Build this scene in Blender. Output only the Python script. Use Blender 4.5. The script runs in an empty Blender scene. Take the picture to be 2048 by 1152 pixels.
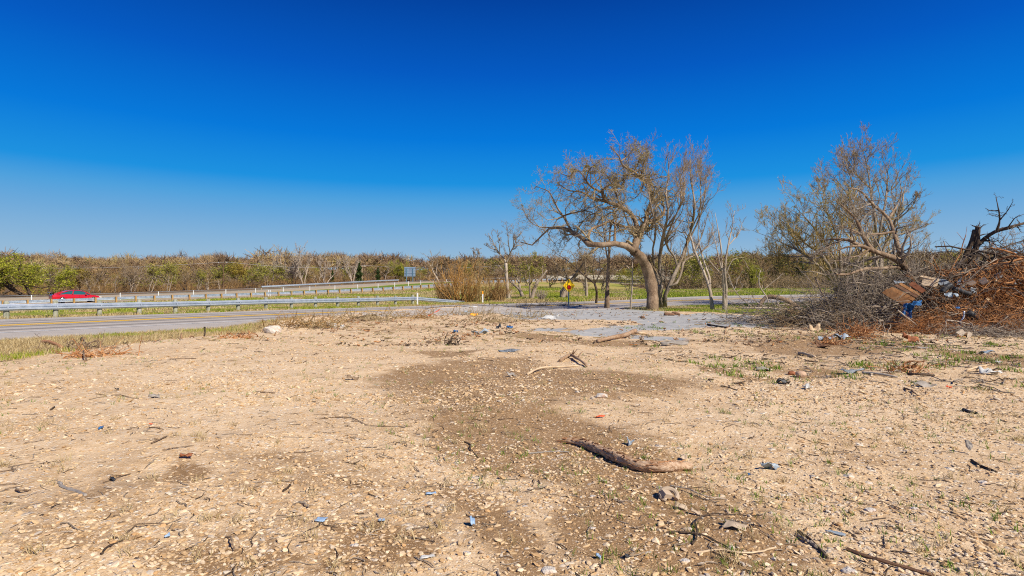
import bpy, math, random
import numpy as np
from math import radians, sin, cos, pi

# ------------------------------------------------------------------ camera, sky, sun, exposure
scn = bpy.context.scene
CAMZ = 1.45
LENS = 20.0
F = 2048 * LENS / 36.0
cam_d = bpy.data.cameras.new("camera"); cam = bpy.data.objects.new("camera", cam_d)
scn.collection.objects.link(cam); scn.camera = cam
cam.location = (0, 0, CAMZ); cam.rotation_euler = (radians(90), 0, 0)
cam_d.lens = LENS; cam_d.sensor_width = 36; cam_d.clip_end = 4000; cam_d.clip_start = 0.05

SUN = np.array([0.67, -0.70, 0.86]); SUN /= np.linalg.norm(SUN)
SUN_EL = math.asin(SUN[2]); SUN_AZ = math.atan2(SUN[0], SUN[1])
w = bpy.data.worlds.new("World"); scn.world = w; w.use_nodes = True
nt = w.node_tree; nt.nodes.clear()
sky = nt.nodes.new("ShaderNodeTexSky"); sky.sky_type = 'NISHITA'; sky.sun_disc = False
sky.sun_elevation = SUN_EL; sky.sun_rotation = SUN_AZ
sky.air_density = 1.0; sky.dust_density = 0.15; sky.ozone_density = 3.0; sky.altitude = 600
# clear desert-dry sky: the deep blue and its paler rim follow the height above the horizon
tcw = nt.nodes.new("ShaderNodeTexCoord"); sxyz = nt.nodes.new("ShaderNodeSeparateXYZ"); nt.links.new(tcw.outputs['Generated'], sxyz.inputs[0])
rmp = nt.nodes.new("ShaderNodeValToRGB"); nt.links.new(sxyz.outputs[2], rmp.inputs[0])
SKYC = [(0.0, (.40, .54, .66)), (.06, (.28, .47, .67)), (.115, (.15, .39, .69)), (.148, (.075, .35, .71)), (.178, (.01, .28, .73)), (.25, (.0, .185, .69)), (.35, (.0, .100, .53)), (.46, (.0, .050, .33)), (1.0, (.0, .022, .17))]
while len(rmp.color_ramp.elements) < len(SKYC): rmp.color_ramp.elements.new(.5)
for e_, (p_, c_) in zip(rmp.color_ramp.elements, SKYC): e_.position = p_; e_.color = (*c_, 1)
mxw = nt.nodes.new("ShaderNodeMix"); mxw.data_type = 'RGBA'; mxw.inputs[0].default_value = .985
mul = nt.nodes.new("ShaderNodeMix"); mul.data_type = 'RGBA'; mul.blend_type = 'MULTIPLY'; mul.inputs[0].default_value = 1; mul.inputs[7].default_value = (.08, .08, .08, 1)
nt.links.new(sky.outputs[0], mul.inputs[6]); nt.links.new(mul.outputs[2], mxw.inputs[6]); nt.links.new(rmp.outputs[0], mxw.inputs[7])
bg = nt.nodes.new("ShaderNodeBackground"); bg.inputs[1].default_value = 0.72
wo = nt.nodes.new("ShaderNodeOutputWorld")
nt.links.new(mxw.outputs[2], bg.inputs[0]); nt.links.new(bg.outputs[0], wo.inputs[0])
sl = bpy.data.lights.new("sun", 'SUN'); sl.energy = 4.6; sl.angle = radians(0.5); sl.color = (1.0, 0.92, 0.80)
so = bpy.data.objects.new("sun", sl); scn.collection.objects.link(so)
from mathutils import Vector, Matrix
so.rotation_euler = Vector(tuple(-SUN)).to_track_quat('-Z', 'Y').to_euler(); so.location = (0, 0, 60)
vs = scn.view_settings; vs.view_transform = 'Standard'; vs.look = 'None'; vs.exposure = 0.5; vs.gamma = 1.0
scn.cycles.filter_width = 1.1; scn.cycles.use_denoising = False; scn.cycles.max_bounces = 5; scn.cycles.diffuse_bounces = 3; scn.cycles.glossy_bounces = 2
scn.cycles.transparent_max_bounces = 8

rng = np.random.default_rng(7)
COL = scn.collection

# ------------------------------------------------------------------ mesh helpers
class MB:
    """collects vertices, quads and triangles of one mesh"""
    def __init__(s): s.v = []; s.q = []; s.t = []; s.qm = []; s.tm = []; s.n = 0; s.rnd_q = []; s.rnd_t = []
    def add(s, V, Q=None, T=None, m=0, rnd=None):
        V = np.asarray(V, float).reshape(-1, 3)
        if Q is not None and len(Q):
            Q = np.asarray(Q, int).reshape(-1, 4); s.q.append(Q + s.n); s.qm.append(np.full(len(Q), m))
            s.rnd_q.append(np.zeros(len(Q)) if rnd is None else np.broadcast_to(rnd, len(Q)))
        if T is not None and len(T):
            T = np.asarray(T, int).reshape(-1, 3); s.t.append(T + s.n); s.tm.append(np.full(len(T), m))
            s.rnd_t.append(np.zeros(len(T)) if rnd is None else np.broadcast_to(rnd, len(T)))
        s.v.append(V); s.n += len(V); return s
    def box(s, c, size, rz=0.0, m=0, R=None, rnd=None):
        h = np.array(size) / 2.0
        V = np.array([[x, y, z] for x in (-1, 1) for y in (-1, 1) for z in (-1, 1)]) * h
        if R is None: R = rotm(0, 0, rz)
        V = V @ R.T + np.array(c)
        return s.add(V, [[0, 1, 3, 2], [4, 6, 7, 5], [0, 4, 5, 1], [2, 3, 7, 6], [0, 2, 6, 4], [1, 5, 7, 3]], m=m, rnd=rnd)
    def build(s, name, mats, parent=None, loc=None, smooth=False, local=True, rnd=False):
        V = np.concatenate(s.v); nq = sum(map(len, s.q)); nt_ = sum(map(len, s.t))
        me = bpy.data.meshes.new(name)
        if loc is not None: V = V - np.array(loc)
        elif parent is not None and local: V = V - np.array(parent.location)
        L = []; st = []; k = 0
        if nq: L.append(np.concatenate(s.q).ravel()); st.append(np.arange(nq) * 4); k = nq * 4
        if nt_: L.append(np.concatenate(s.t).ravel()); st.append(np.arange(nt_) * 3 + k)
        L = np.concatenate(L).astype(np.int32); st = np.concatenate(st).astype(np.int32)
        me.vertices.add(len(V)); me.vertices.foreach_set('co', V.astype(np.float32).ravel())
        me.loops.add(len(L)); me.loops.foreach_set('vertex_index', L)
        me.polygons.add(nq + nt_); me.polygons.foreach_set('loop_start', st)
        mi = np.concatenate(s.qm + s.tm).astype(np.int32); me.polygons.foreach_set('material_index', mi)
        me.polygons.foreach_set('use_smooth', np.full(nq + nt_, smooth, dtype=bool))
        for m in (mats if isinstance(mats, (list, tuple)) else [mats]): me.materials.append(m)
        if rnd:
            a = me.attributes.new('rnd', 'FLOAT', 'FACE'); a.data.foreach_set('value', np.concatenate(s.rnd_q + s.rnd_t).astype(np.float32))
        me.update(calc_edges=True); me.validate()
        o = bpy.data.objects.new(name, me); COL.objects.link(o)
        if parent is not None: o.parent = parent
        elif loc is not None: o.location = loc
        return o

def rotm(rx, ry, rz):
    cx, sx, cy, sy, cz, sz = cos(rx), sin(rx), cos(ry), sin(ry), cos(rz), sin(rz)
    X = np.array([[1, 0, 0], [0, cx, -sx], [0, sx, cx]]); Y = np.array([[cy, 0, sy], [0, 1, 0], [-sy, 0, cy]])
    Z = np.array([[cz, -sz, 0], [sz, cz, 0], [0, 0, 1]])
    return Z @ Y @ X

def tag(o, label=None, cat=None, group=None, kind=None):
    if label: o['label'] = label
    if cat: o['category'] = cat
    if group: o['group'] = group
    if kind: o['kind'] = kind
    return o
def thing(name, label, cat, loc, rz=0.0, group=None):
    o = bpy.data.objects.new(name, None); COL.objects.link(o); o.location = tuple(float(c) for c in loc); o.rotation_euler = (0, 0, rz)
    o.empty_display_size = .2
    return tag(o, label, cat, group)
def copy_thing(o, loc, rz=0.0, sc=1.0, label=None, group=None, cat=None):
    c = o.copy(); COL.objects.link(c); c.location = tuple(float(v) for v in loc); c.rotation_euler = (0, 0, rz)
    c.scale = (sc, sc, sc) if not isinstance(sc, tuple) else sc
    if label: c['label'] = label
    if group: c['group'] = group
    if cat: c['category'] = cat
    for ch in list(o.children):
        k = ch.copy(); COL.objects.link(k); k.parent = c
        for g in ch.children:
            k2 = g.copy(); COL.objects.link(k2); k2.parent = k
    return c

def nrm(v): return v / np.maximum(np.linalg.norm(v, axis=-1, keepdims=True), 1e-9)

def tube_arrays(Pn, R, k=5, cap=True):
    """Pn [N,n,3], R [N,n] -> verts, quads, tris for N tubes of n rings with k sides"""
    Pn = np.asarray(Pn, float); R = np.asarray(R, float)
    N, n, _ = Pn.shape
    T = np.gradient(Pn, axis=1); T = nrm(T)
    D = nrm(Pn[:, -1] - Pn[:, 0]); ref = np.eye(3)[np.argmin(np.abs(D), axis=1)]
    U = nrm(np.cross(T, ref[:, None, :])); W = np.cross(T, U)
    a = np.arange(k) * 2 * pi / k
    V = Pn[:, :, None, :] + R[:, :, None, None] * (U[:, :, None, :] * np.cos(a)[None, None, :, None] + W[:, :, None, :] * np.sin(a)[None, None, :, None])
    V = V.reshape(-1, 3)
    i = np.arange(n - 1)[:, None] * k; j = np.arange(k)[None, :]; j2 = (j + 1) % k
    q = np.stack([i + j, i + j2, i + k + j2, i + k + j], -1).reshape(-1, 4)
    Q = (q[None] + (np.arange(N) * n * k)[:, None, None]).reshape(-1, 4)
    Tt = None
    if cap:
        f = []
        for b in (0, (n - 1) * k):
            for c in range(1, k - 1):
                f.append([b, b + c + 1, b + c] if b == 0 else [b, b + c, b + c + 1])
        Tt = (np.array(f)[None] + (np.arange(N) * n * k)[:, None, None]).reshape(-1, 3)
    return V, Q, Tt

def add_tube(mb, pts, r, k=6, m=0):
    pts = np.asarray(pts, float)[None]; r = np.broadcast_to(np.asarray(r, float), pts.shape[1])[None]
    V, Q, T = tube_arrays(pts, r, k); mb.add(V, Q, T, m=m)

def spline(pts, n):
    """Catmull-Rom resample to n points (any dimension)"""
    P_ = np.asarray(pts, float)
    if len(P_) == 2: P_ = np.array([P_[0], (P_[0] + P_[1]) / 2, P_[1]])
    d = np.r_[0, np.cumsum(np.linalg.norm(np.diff(P_, axis=0), axis=1))]
    E = np.vstack([2 * P_[0] - P_[1], P_, 2 * P_[-1] - P_[-2]])
    out = []
    for s_ in np.linspace(0, d[-1], n):
        i = min(max(np.searchsorted(d, s_, side='right') - 1, 0), len(P_) - 2)
        t = (s_ - d[i]) / max(d[i + 1] - d[i], 1e-9)
        p0, p1, p2, p3 = E[i], E[i + 1], E[i + 2], E[i + 3]
        out.append(0.5 * ((2 * p1) + (-p0 + p2) * t + (2 * p0 - 5 * p1 + 4 * p2 - p3) * t * t + (-p0 + 3 * p1 - 3 * p2 + p3) * t ** 3))
    return np.array(out)

def smoothstep(a, b, x):
    t = np.clip((x - a) / (b - a), 0, 1); return t * t * (3 - 2 * t)
_lat = np.random.default_rng(99).random((256, 256))
def vnoise(x, y, s, seed=0):
    x = np.asarray(x, float) / s + seed * 17.3; y = np.asarray(y, float) / s + seed * 9.7
    xi = np.floor(x).astype(int); yi = np.floor(y).astype(int); fx = x - xi; fy = y - yi
    fx = fx * fx * (3 - 2 * fx); fy = fy * fy * (3 - 2 * fy)
    g = lambda a, b: _lat[a & 255, b & 255]
    return (g(xi, yi) * (1 - fx) + g(xi + 1, yi) * fx) * (1 - fy) + (g(xi, yi + 1) * (1 - fx) + g(xi + 1, yi + 1) * fx) * fy
def fbm(x, y, s, seed=0, o=4):
    r = 0; a = 1; t = 0
    for k in range(o): r = r + a * vnoise(x, y, s / 2 ** k, seed + k); t += a; a *= .5
    return r / t

def P(px, py, d):
    """the place at distance d that a line of sight through (px, py) of the photograph meets"""
    return np.array([(px - 1024) / F * d, d, CAMZ + (576 - py) / F * d])
def G0(px, py, z=0.0):
    d = F * (CAMZ - z) / (py - 576.0); return np.array([(px - 1024) / F * d, d, z])
# ------------------------------------------------------------------ materials
class NT:
    def __init__(s, name):
        s.m = bpy.data.materials.new(name); s.m.use_nodes = True; s.t = s.m.node_tree; s.t.nodes.clear()
        s.out = s.n('ShaderNodeOutputMaterial'); s.b = s.n('ShaderNodeBsdfPrincipled'); s.l(s.b.outputs[0], s.out.inputs[0])
        s.tc = s.n('ShaderNodeTexCoord')
    def n(s, ty, **kw):
        nd = s.t.nodes.new(ty)
        for k, v in kw.items(): setattr(nd, k, v)
        return nd
    def l(s, a, b): s.t.links.new(a, b)
    def val(s, sock, v):
        if hasattr(v, 'is_linked') or isinstance(v, bpy.types.NodeSocket): s.l(v, sock)
        else: sock.default_value = (*v, 1) if isinstance(v, tuple) and len(v) == 3 and sock.type == 'RGBA' else v
    def noise(s, scale, det=4, rough=.6, vec=None, dist=0.0, out=0):
        nd = s.n('ShaderNodeTexNoise'); nd.inputs['Scale'].default_value = scale; nd.inputs['Detail'].default_value = det
        nd.inputs['Roughness'].default_value = rough; nd.inputs['Distortion'].default_value = dist
        s.l(vec or s.tc.outputs['Object'], nd.inputs['Vector']); return nd.outputs[out]
    def voro(s, scale, feat='F1', vec=None, rnd=1.0):
        nd = s.n('ShaderNodeTexVoronoi'); nd.feature = feat; nd.inputs['Scale'].default_value = scale
        nd.inputs['Randomness'].default_value = rnd
        s.l(vec or s.tc.outputs['Object'], nd.inputs['Vector']); return nd
    def vmap(s, scale=(1, 1, 1), rot=(0, 0, 0), src=None):
        nd = s.n('ShaderNodeMapping'); nd.inputs['Scale'].default_value = scale; nd.inputs['Rotation'].default_value = rot
        s.l(src or s.tc.outputs['Object'], nd.inputs['Vector']); return nd.outputs[0]
    def ramp(s, x, stops, interp='LINEAR'):
        nd = s.n('ShaderNodeValToRGB'); s.l(x, nd.inputs[0]); cr = nd.color_ramp; cr.interpolation = interp
        while len(cr.elements) < len(stops): cr.elements.new(.5)
        for e, (p, c) in zip(cr.elements, stops):
            e.position = p; e.color = (*c, 1) if isinstance(c, tuple) else (c, c, c, 1)
        return nd.outputs[0]
    def mix(s, f, a, b, mode='MIX'):
        nd = s.n('ShaderNodeMix'); nd.data_type = 'RGBA'; nd.blend_type = mode
        s.val(nd.inputs[0], f); s.val(nd.inputs[6], a); s.val(nd.inputs[7], b); return nd.outputs[2]
    def math(s, op, a, b=0.0, c=0.0, clamp=False):
        nd = s.n('ShaderNodeMath'); nd.operation = op; nd.use_clamp = clamp
        s.val(nd.inputs[0], a); s.val(nd.inputs[1], b); s.val(nd.inputs[2], c); return nd.outputs[0]
    def attr(s, name):
        nd = s.n('ShaderNodeAttribute'); nd.attribute_name = name; return nd.outputs['Fac']
    def bump(s, h, strength=.5, dist=.01, prev=None):
        nd = s.n('ShaderNodeBump'); nd.inputs['Strength'].default_value = strength; nd.inputs['Distance'].default_value = dist
        s.l(h, nd.inputs['Height'])
        if prev is not None: s.l(prev, nd.inputs['Normal'])
        s.l(nd.outputs[0], s.b.inputs['Normal']); return nd.outputs[0]
    def fin(s, col=None, rough=.8, metal=0.0, spec=.3):
        if col is not None: s.val(s.b.inputs['Base Color'], col)
        s.val(s.b.inputs['Roughness'], rough); s.b.inputs['Metallic'].default_value = metal
        s.b.inputs['Specular IOR Level'].default_value = spec; return s.m

def mottled(name, c1, c2, scale=6, rough=.85, bump=.4, bd=.01, metal=0.0, spec=.25, c3=None, stretch=None):
    s = NT(name); v = s.vmap(stretch) if stretch else None
    n = s.noise(scale, 5, .65, v)
    st = [(.3, c1), (.7, c2)] if c3 is None else [(.28, c1), (.52, c2), (.72, c3)]
    col = s.ramp(n, st)
    if bump: s.bump(s.noise(scale * 3, 4, .7, v), bump, bd)
    return s.fin(col, rough, metal, spec)

def bark(name, c1, c2, c3, sc=9):
    s = NT(name); v = s.vmap((1, 1, .25)); n = s.noise(sc, 5, .7, v); n2 = s.noise(1.3, 3, .6)
    col = s.mix(s.ramp(n2, [(.35, 0.0), (.65, 1.0)]), s.ramp(n, [(.3, c1), (.7, c2)]), s.ramp(n, [(.3, c2), (.7, c3)]))
    s.bump(n, 1.0, .05 if sc > 5 else .02); return s.fin(col, .9, 0, .15)

M = {}
M['oak'] = bark('oak_bark', (.05, .034, .022), (.24, .155, .095), (.42, .32, .22), 16)
M['oaktwig'] = bark('oak_twig', (.14, .10, .05), (.34, .25, .13), (.43, .34, .20), 3)
M['greybark'] = bark('grey_bark', (.11, .085, .062), (.27, .21, .15), (.40, .33, .26))
M['greytwig'] = bark('grey_twig', (.15, .10, .055), (.31, .215, .115), (.38, .29, .17), 3)
M['goldtwig'] = bark('gold_twig', (.22, .14, .05), (.40, .27, .10), (.42, .33, .15), 3)
M['purpletwig'] = bark('purple_twig', (.15, .105, .06), (.30, .21, .12), (.36, .27, .17), 3)
M['palebark'] = bark('pale_bark', (.22, .17, .12), (.42, .34, .26), (.5, .43, .35))
M['darkbark'] = bark('dark_bark', (.03, .02, .013), (.085, .058, .04), (.15, .11, .08))
M['brushtwig'] = bark('brush_twig', (.10, .075, .055), (.27, .22, .17), (.42, .36, .29), 4)
M['rusttwig'] = bark('root_orange', (.12, .04, .015), (.46, .19, .06), (.58, .36, .19), 5)
M['shrubtwig'] = bark('shrub_twig', (.17, .095, .035), (.34, .20, .075), (.38, .26, .12), 3)
M['redshrub'] = bark('orange_brown_twig', (.26, .13, .035), (.48, .25, .07), (.50, .32, .12), 3)
def leafmat(name, a, b, c):
    s = NT(name); r = s.attr('rnd'); col = s.ramp(r, [(0, a), (.5, b), (1, c)]); s.fin(col, .6, 0, .3)
    tr = s.n('ShaderNodeBsdfTranslucent'); s.l(col, tr.inputs[0]); mx = s.n('ShaderNodeMixShader'); mx.inputs[0].default_value = .3
    s.l(s.b.outputs[0], mx.inputs[1]); s.l(tr.outputs[0], mx.inputs[2]); s.l(mx.outputs[0], s.out.inputs[0]); return s.m
M['budleaf'] = leafmat('budding_leaf', (.16, .17, .02), (.30, .30, .04), (.42, .36, .06))
M['limeleaf'] = leafmat('lime_leaf', (.15, .18, .015), (.36, .37, .025), (.52, .50, .06))
M['cedarleaf'] = leafmat('cedar_leaf', (.018, .04, .008), (.05, .085, .015), (.10, .14, .03))
M['mustardleaf'] = leafmat('mustard_leaf', (.20, .15, .02), (.36, .27, .035), (.46, .36, .06))
M['grassblade'] = leafmat('grass_blade', (.13, .20, .015), (.30, .36, .03), (.50, .46, .08))
M['drygrass'] = leafmat('dry_grass', (.30, .21, .09), (.54, .42, .20), (.64, .52, .30))
M['sprout'] = leafmat('sprout_green', (.07, .15, .01), (.15, .26, .02), (.30, .36, .05))
M['steel'] = mottled('galvanized_steel', (.36, .42, .50), (.56, .61, .68), 3, .42, .15, .004, .55, .5)
M['postwood'] = mottled('weathered_round_post', (.13, .14, .10), (.29, .29, .22), 7, .9, .5, .01, c3=(.38, .37, .30), stretch=(1, 1, .3))
M['timber'] = mottled('treated_timber', (.20, .10, .03), (.42, .24, .08), 5, .85, .4, .01, c3=(.34, .30, .15), stretch=(1, 1, .2))
M['conc'] = mottled('concrete', (.28, .25, .20), (.42, .38, .31), 1.2, .9, .3, .01)
M['white'] = mottled('white_plastic', (.62, .64, .66), (.80, .80, .80), 4, .5, .05, .002)
M['orange'] = mottled('orange_paint', (.75, .30, .02), (.85, .38, .03), 4, .5, 0)
M['yellow'] = mottled('sign_yellow', (.95, .56, .003), (1.0, .66, .006), 3, .4, 0, spec=.5)
M['signred'] = mottled('sign_red', (.36, .008, .01), (.46, .015, .015), 3, .4, 0)
M['black'] = mottled('black_paint', (.010, .010, .010), (.02, .02, .02), 3, .5, 0)
M['bluepost'] = mottled('blue_grey_post', (.10, .22, .28), (.16, .30, .38), 5, .5, .1, .003, .3)
M['alu'] = mottled('aluminium_sheet', (.24, .33, .42), (.36, .46, .56), 2, .4, .1, .004, .5, .5)
M['pole'] = mottled('pole_wood', (.09, .05, .03), (.18, .11, .07), 4, .9, .3, .01, stretch=(1, 1, .2))
M['palepole'] = mottled('pale_pole_wood', (.35, .26, .15), (.50, .40, .26), 4, .9, .3, .01, stretch=(1, 1, .2))
M['wire'] = mottled('wire', (.35, .33, .30), (.45, .43, .40), 4, .6, 0)
M['rubber'] = mottled('rubber', (.012, .012, .012), (.03, .03, .03), 8, .8, .2, .003)
M['rim'] = mottled('wheel_rim', (.35, .36, .38), (.5, .5, .52), 8, .3, 0, 0, .8)
def paint(name, c, rough=.25):
    s = NT(name); s.b.inputs['Coat Weight'].default_value = .8; return s.fin(c, rough, 0, .5)
M['carred'] = paint('car_red', (.48, .004, .010)); M['cardark'] = paint('car_dark', (.01, .01, .012))
M['glass'] = paint('car_glass', (.02, .10, .11), .08); M['lamp'] = paint('lamp_glass', (.7, .66, .6), .1)
# ------------------------------------------------------------------ terrain
R2 = np.array([(-96, 4, -1.2), (-70, 33, -.9), (-50.7, 57, -.55), (-43.5, 65.8, -.2), (-28.6, 84, .4), (-14.2, 100, 1.35), (-4, 120, 2.35), (12.9, 140, 3.2), (24, 150, 3.6)])
def along(line, off, zadd=0.0):
    """polyline moved sideways (positive = away from the camera)"""
    L = np.array(line, float); T = nrm(np.gradient(L[:, :2], axis=0)); Nn = np.stack([-T[:, 1], T[:, 0]], 1)
    return np.c_[L[:, :2] + Nn * off, L[:, 2] + zadd]
RA = np.array([(-64, -36, 0), (-46, -14, 0), (-34, 2, 0), (-19.3, 21.4, 0), (-13.3, 29.5, 0), (-8.2, 35.6, 0), (-2.6, 41, 0.0), (3.5, 45.8, .02), (10, 50, .12), (18, 53.6, .32), (26, 56.4, .38), (35, 59, .42), (50, 62.5, .45), (80, 66, .5), (130, 70, .6)])
cp = [tuple(p) for p in R2[1:-1]] + [tuple(p) for p in along(R2, 5, .05)[1:-1:2]] + [tuple(p) for p in along(R2, 14, .0)[1:-1:2]]
cp += [tuple(p) for p in along(R2, 30, .35)[1:-1]]
cp += [(-60, -20, -.1), (-20, -30, 0), (20, -30, 0), (60, -20, .2), (0, 0, 0), (-20, 10, 0), (20, 10, 0), (0, 20, 0), (20, 25, 0), (40, 20, .1), (60, 30, .2), (0, 38, 0), (15, 40, 0), (30, 42, .1)]
cp += [tuple(p) for p in RA[1:-1]]
cp += [(-32, 15, -.1), (-24, 27.5, -.02), (-16, 38.5, -.02), (-8, 50, .0), (0, 56, .05), (8, 60, .1), (18, 64.5, .62), (30, 68, .8), (44, 72, .9), (70, 76, 1.0)]
cp += [(-36, 38, -.5), (-26, 56, -.35), (-18, 72, 0), (-8, 84, .5), (2, 84, .9), (6, 105, 1.9), (16, 90, .8), (24, 110, .9), (36, 125, 1.1)]
cp += [(-115, 95, -.1), (-100, 130, .3), (-75, 140, 1.1), (-62, 160, 2.0), (-50, 175, 3.3), (-25, 185, 3.8), (0, 190, 3.8), (25, 190, 3.2)]
cp += [(30, 82, 1.2), (60, 88, 1.3), (100, 95, 1.6), (40, 110, 1.4), (80, 125, 1.9), (140, 130, 2.5)]
cp += [(-260, 230, 6), (-140, 250, 5.5), (0, 270, 8), (140, 250, 7), (260, 230, 8), (-330, 380, 15), (-110, 380, 14), (60, 390, 13.5), (240, 360, 14), (400, 320, 13),
       (-500, 700, 17), (0, 800, 18), (500, 700, 18), (-400, 60, 0), (400, 60, 2), (-300, -100, 0), (300, -100, 0), (0, -100, 0)]
cp = np.array(cp)
def _U(r): return r
def _solve(c):
    n = len(c); D = np.linalg.norm(c[:, None, :2] - c[None, :, :2], axis=2)
    A = np.zeros((n + 3, n + 3)); A[:n, :n] = _U(D) - np.eye(n) * 1.0; A[:n, n] = 1; A[:n, n + 1:] = c[:, :2]; A[n, :n] = 1; A[n + 1:, :n] = c[:, :2].T
    return np.linalg.solve(A, np.r_[c[:, 2], 0, 0, 0])
_w = _solve(cp)
def Hbase(x, y):
    x = np.asarray(x, float); y = np.asarray(y, float); sh = x.shape; x = x.ravel(); y = y.ravel(); out = np.empty(len(x))
    for i in range(0, len(x), 40000):
        X = x[i:i + 40000]; Y = y[i:i + 40000]
        D = np.hypot(X[:, None] - cp[None, :, 0], Y[:, None] - cp[None, :, 1])
        out[i:i + 40000] = _U(D) @ _w[:-3] + _w[-3] + _w[-2] * X + _w[-1] * Y
    return out.reshape(sh)
def dist_line(x, y, line):
    """signed distance to a polyline (positive beyond it)"""
    best = np.full(np.shape(x), 1e9); sg = np.zeros(np.shape(x))
    for a, b in zip(line[:-1], line[1:]):
        d = b[:2] - a[:2]; t = np.clip(((x - a[0]) * d[0] + (y - a[1]) * d[1]) / (d @ d), 0, 1)
        ex = x - a[0] - t * d[0]; ey = y - a[1] - t * d[1]; r = np.hypot(ex, ey)
        s_ = d[0] * ey - d[1] * ex
        m = r < best; best = np.where(m, r, best); sg = np.where(m, np.sign(s_), sg)
    return best * sg
def poly_sd(x, y, poly):
    """distance to a polygon, positive inside"""
    poly = np.asarray(poly, float); n = len(poly); best = np.full(np.shape(x), 1e9); ins = np.zeros(np.shape(x), bool)
    for i in range(n):
        a, b = poly[i], poly[(i + 1) % n]; d = b - a
        t = np.clip(((x - a[0]) * d[0] + (y - a[1]) * d[1]) / (d @ d), 0, 1)
        best = np.minimum(best, np.hypot(x - a[0] - t * d[0], y - a[1] - t * d[1]))
        if abs(b[1] - a[1]) > 1e-12:
            c = ((a[1] > y) != (b[1] > y)) & (x < (b[0] - a[0]) * (y - a[1]) / (b[1] - a[1]) + a[0]); ins ^= c
    return np.where(ins, best, -best)
def pxpoly(pts): return np.array([G0(a, b)[:2] for a, b in pts])

LOT = np.vstack([[(-60, -45), (-18.5, 0)], pxpoly([(-420, 735), (0, 722), (110, 705), (240, 688), (400, 672), (520, 664), (640, 640), (800, 627), (1000, 613.5), (1180, 613), (1300, 621), (1420, 624), (1520, 630), (1640, 645)]),
                 [(17, 22), (30, 19), (60, 14), (80, -45)]])
HOLLOW = pxpoly([(560, 668), (700, 650), (880, 648), (1010, 662)])
MOUND_C = np.array([21.5, 22.5])
def micro(x, y):
    lot = poly_sd(x, y, LOT); m = smoothstep(-.3, 1.2, lot) * (1 - smoothstep(30, 44, y))
    z = (fbm(x, y, 2.6, 3, 4) - .5) * .12 + (fbm(x, y, .45, 8, 3) - .5) * .034 + .022 * (1 - np.abs(2 * fbm(x * .7 + y * .4, y * .9 - x * .3, .9, 14, 3) - 1)) ** 3
    # wheel ruts sweeping from the lower right to the left
    u = x * .62 + y * .78 + 0.9 * np.sin(x * .25)
    z = z - .022 * smoothstep(.55, 1, np.sin(u * 2.9) * .5 + .5 * np.cos(u * 1.13)) * smoothstep(3, 5, y)
    berm = .30 * np.exp(-((dist_line(x, y, BERM)) / 1.1) ** 2) * (.5 + fbm(x, y, 1.7, 5))
    return z * m + berm
BERM = np.array([G0(560, 657)[:2], G0(650, 644)[:2], G0(780, 633)[:2], G0(900, 625)[:2], G0(1000, 618)[:2]])
BERM = np.c_[BERM, np.zeros(len(BERM))]
def mound(x, y):
    a = np.hypot((x - 20.2) / 7.2, (y - 21.4) / 3.5); a2 = np.hypot((x - 13.9) / 2.6, (y - 21.5) / 2.3)
    return 1.35 * np.clip(1 - a ** 2, 0, 1) ** .8 * (.7 + .6 * fbm(x, y, 1.5, 11)) + .25 * np.clip(1 - a2 ** 2, 0, 1)
def H(x, y):
    x = np.asarray(x, float); y = np.asarray(y, float)
    b = Hbase(x, y)
    ra = dist_line(x, y, RA); k = 1 - smoothstep(5.5, 9, np.abs(ra + .0))
    flat = smoothstep(-2, 3, poly_sd(x, y, LOT))
    b = b * (1 - flat)
    return b + micro(x, y) * (1 - smoothstep(0, 1, k) * (1 - smoothstep(-3.5, -1, poly_sd(x, y, LOT))))
def Hs(x, y): return float(H(np.array([float(x)]), np.array([float(y)]))[0])
def G(px, py, d0=2.0, d1=420.0):
    """the place on the ground seen at (px, py)"""
    d = np.geomspace(d0, d1, 700); X = (px - 1024) / F * d; Z = CAMZ + (576 - py) / F * d
    hh = H(X, d); k = np.nonzero(Z <= hh)[0]
    if not len(k): return np.array([X[-1], d[-1], hh[-1]])
    i = max(k[0], 1); a = (Z - hh)[i - 1]; b = (Z - hh)[i]; t = a / (a - b + 1e-9)
    dd = d[i - 1] + (d[i] - d[i - 1]) * t; X = (px - 1024) / F * dd
    return np.array([X, dd, Hs(X, dd)])

# damp brown patches of bare soil and the thin sand over the slab, traced and laid on the ground
DAMP = [[(690, 755), (780, 740), (900, 722), (1060, 718), (1200, 745), (1300, 760), (1440, 778), (1300, 792), (1200, 800), (1150, 830), (1090, 860), (980, 890), (860, 870), (800, 820), (740, 775)],
        [(860, 820), (1120, 800), (1220, 850), (1240, 880), (1330, 905), (1400, 950), (1480, 1000), (1560, 1070), (1640, 1152), (1480, 1152), (1330, 1040), (1180, 1010), (1040, 1000), (900, 950), (840, 890)],
        [(830, 960), (960, 975), (1060, 1040), (1130, 1152), (1010, 1152), (930, 1050)],
        [(1080, 960), (1300, 975), (1420, 1060), (1500, 1152), (1130, 1152), (1080, 1050)],
        [(1380, 730), (1480, 742), (1560, 762), (1500, 764), (1400, 745)],
        [(820, 704), (960, 704), (940, 715), (850, 716)], [(1020, 664), (1130, 672), (1150, 684), (1060, 684)],
        [(1140, 678), (1320, 684), (1320, 694), (1150, 692)], [(1560, 742), (1640, 735), (1700, 750), (1620, 768)],
        [(340, 930), (430, 940), (400, 975), (330, 970)], [(280, 1090), (420, 1090), (600, 1130), (560, 1152), (260, 1152)], [(620, 1040), (800, 1030), (900, 1080), (860, 1152), (640, 1152)],
        [(1480, 685), (1620, 668), (1760, 672), (1900, 690), (1960, 700), (1800, 715), (1620, 712), (1500, 705)], [(1850, 700), (2100, 715), (2100, 745), (1900, 735)]]
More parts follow.
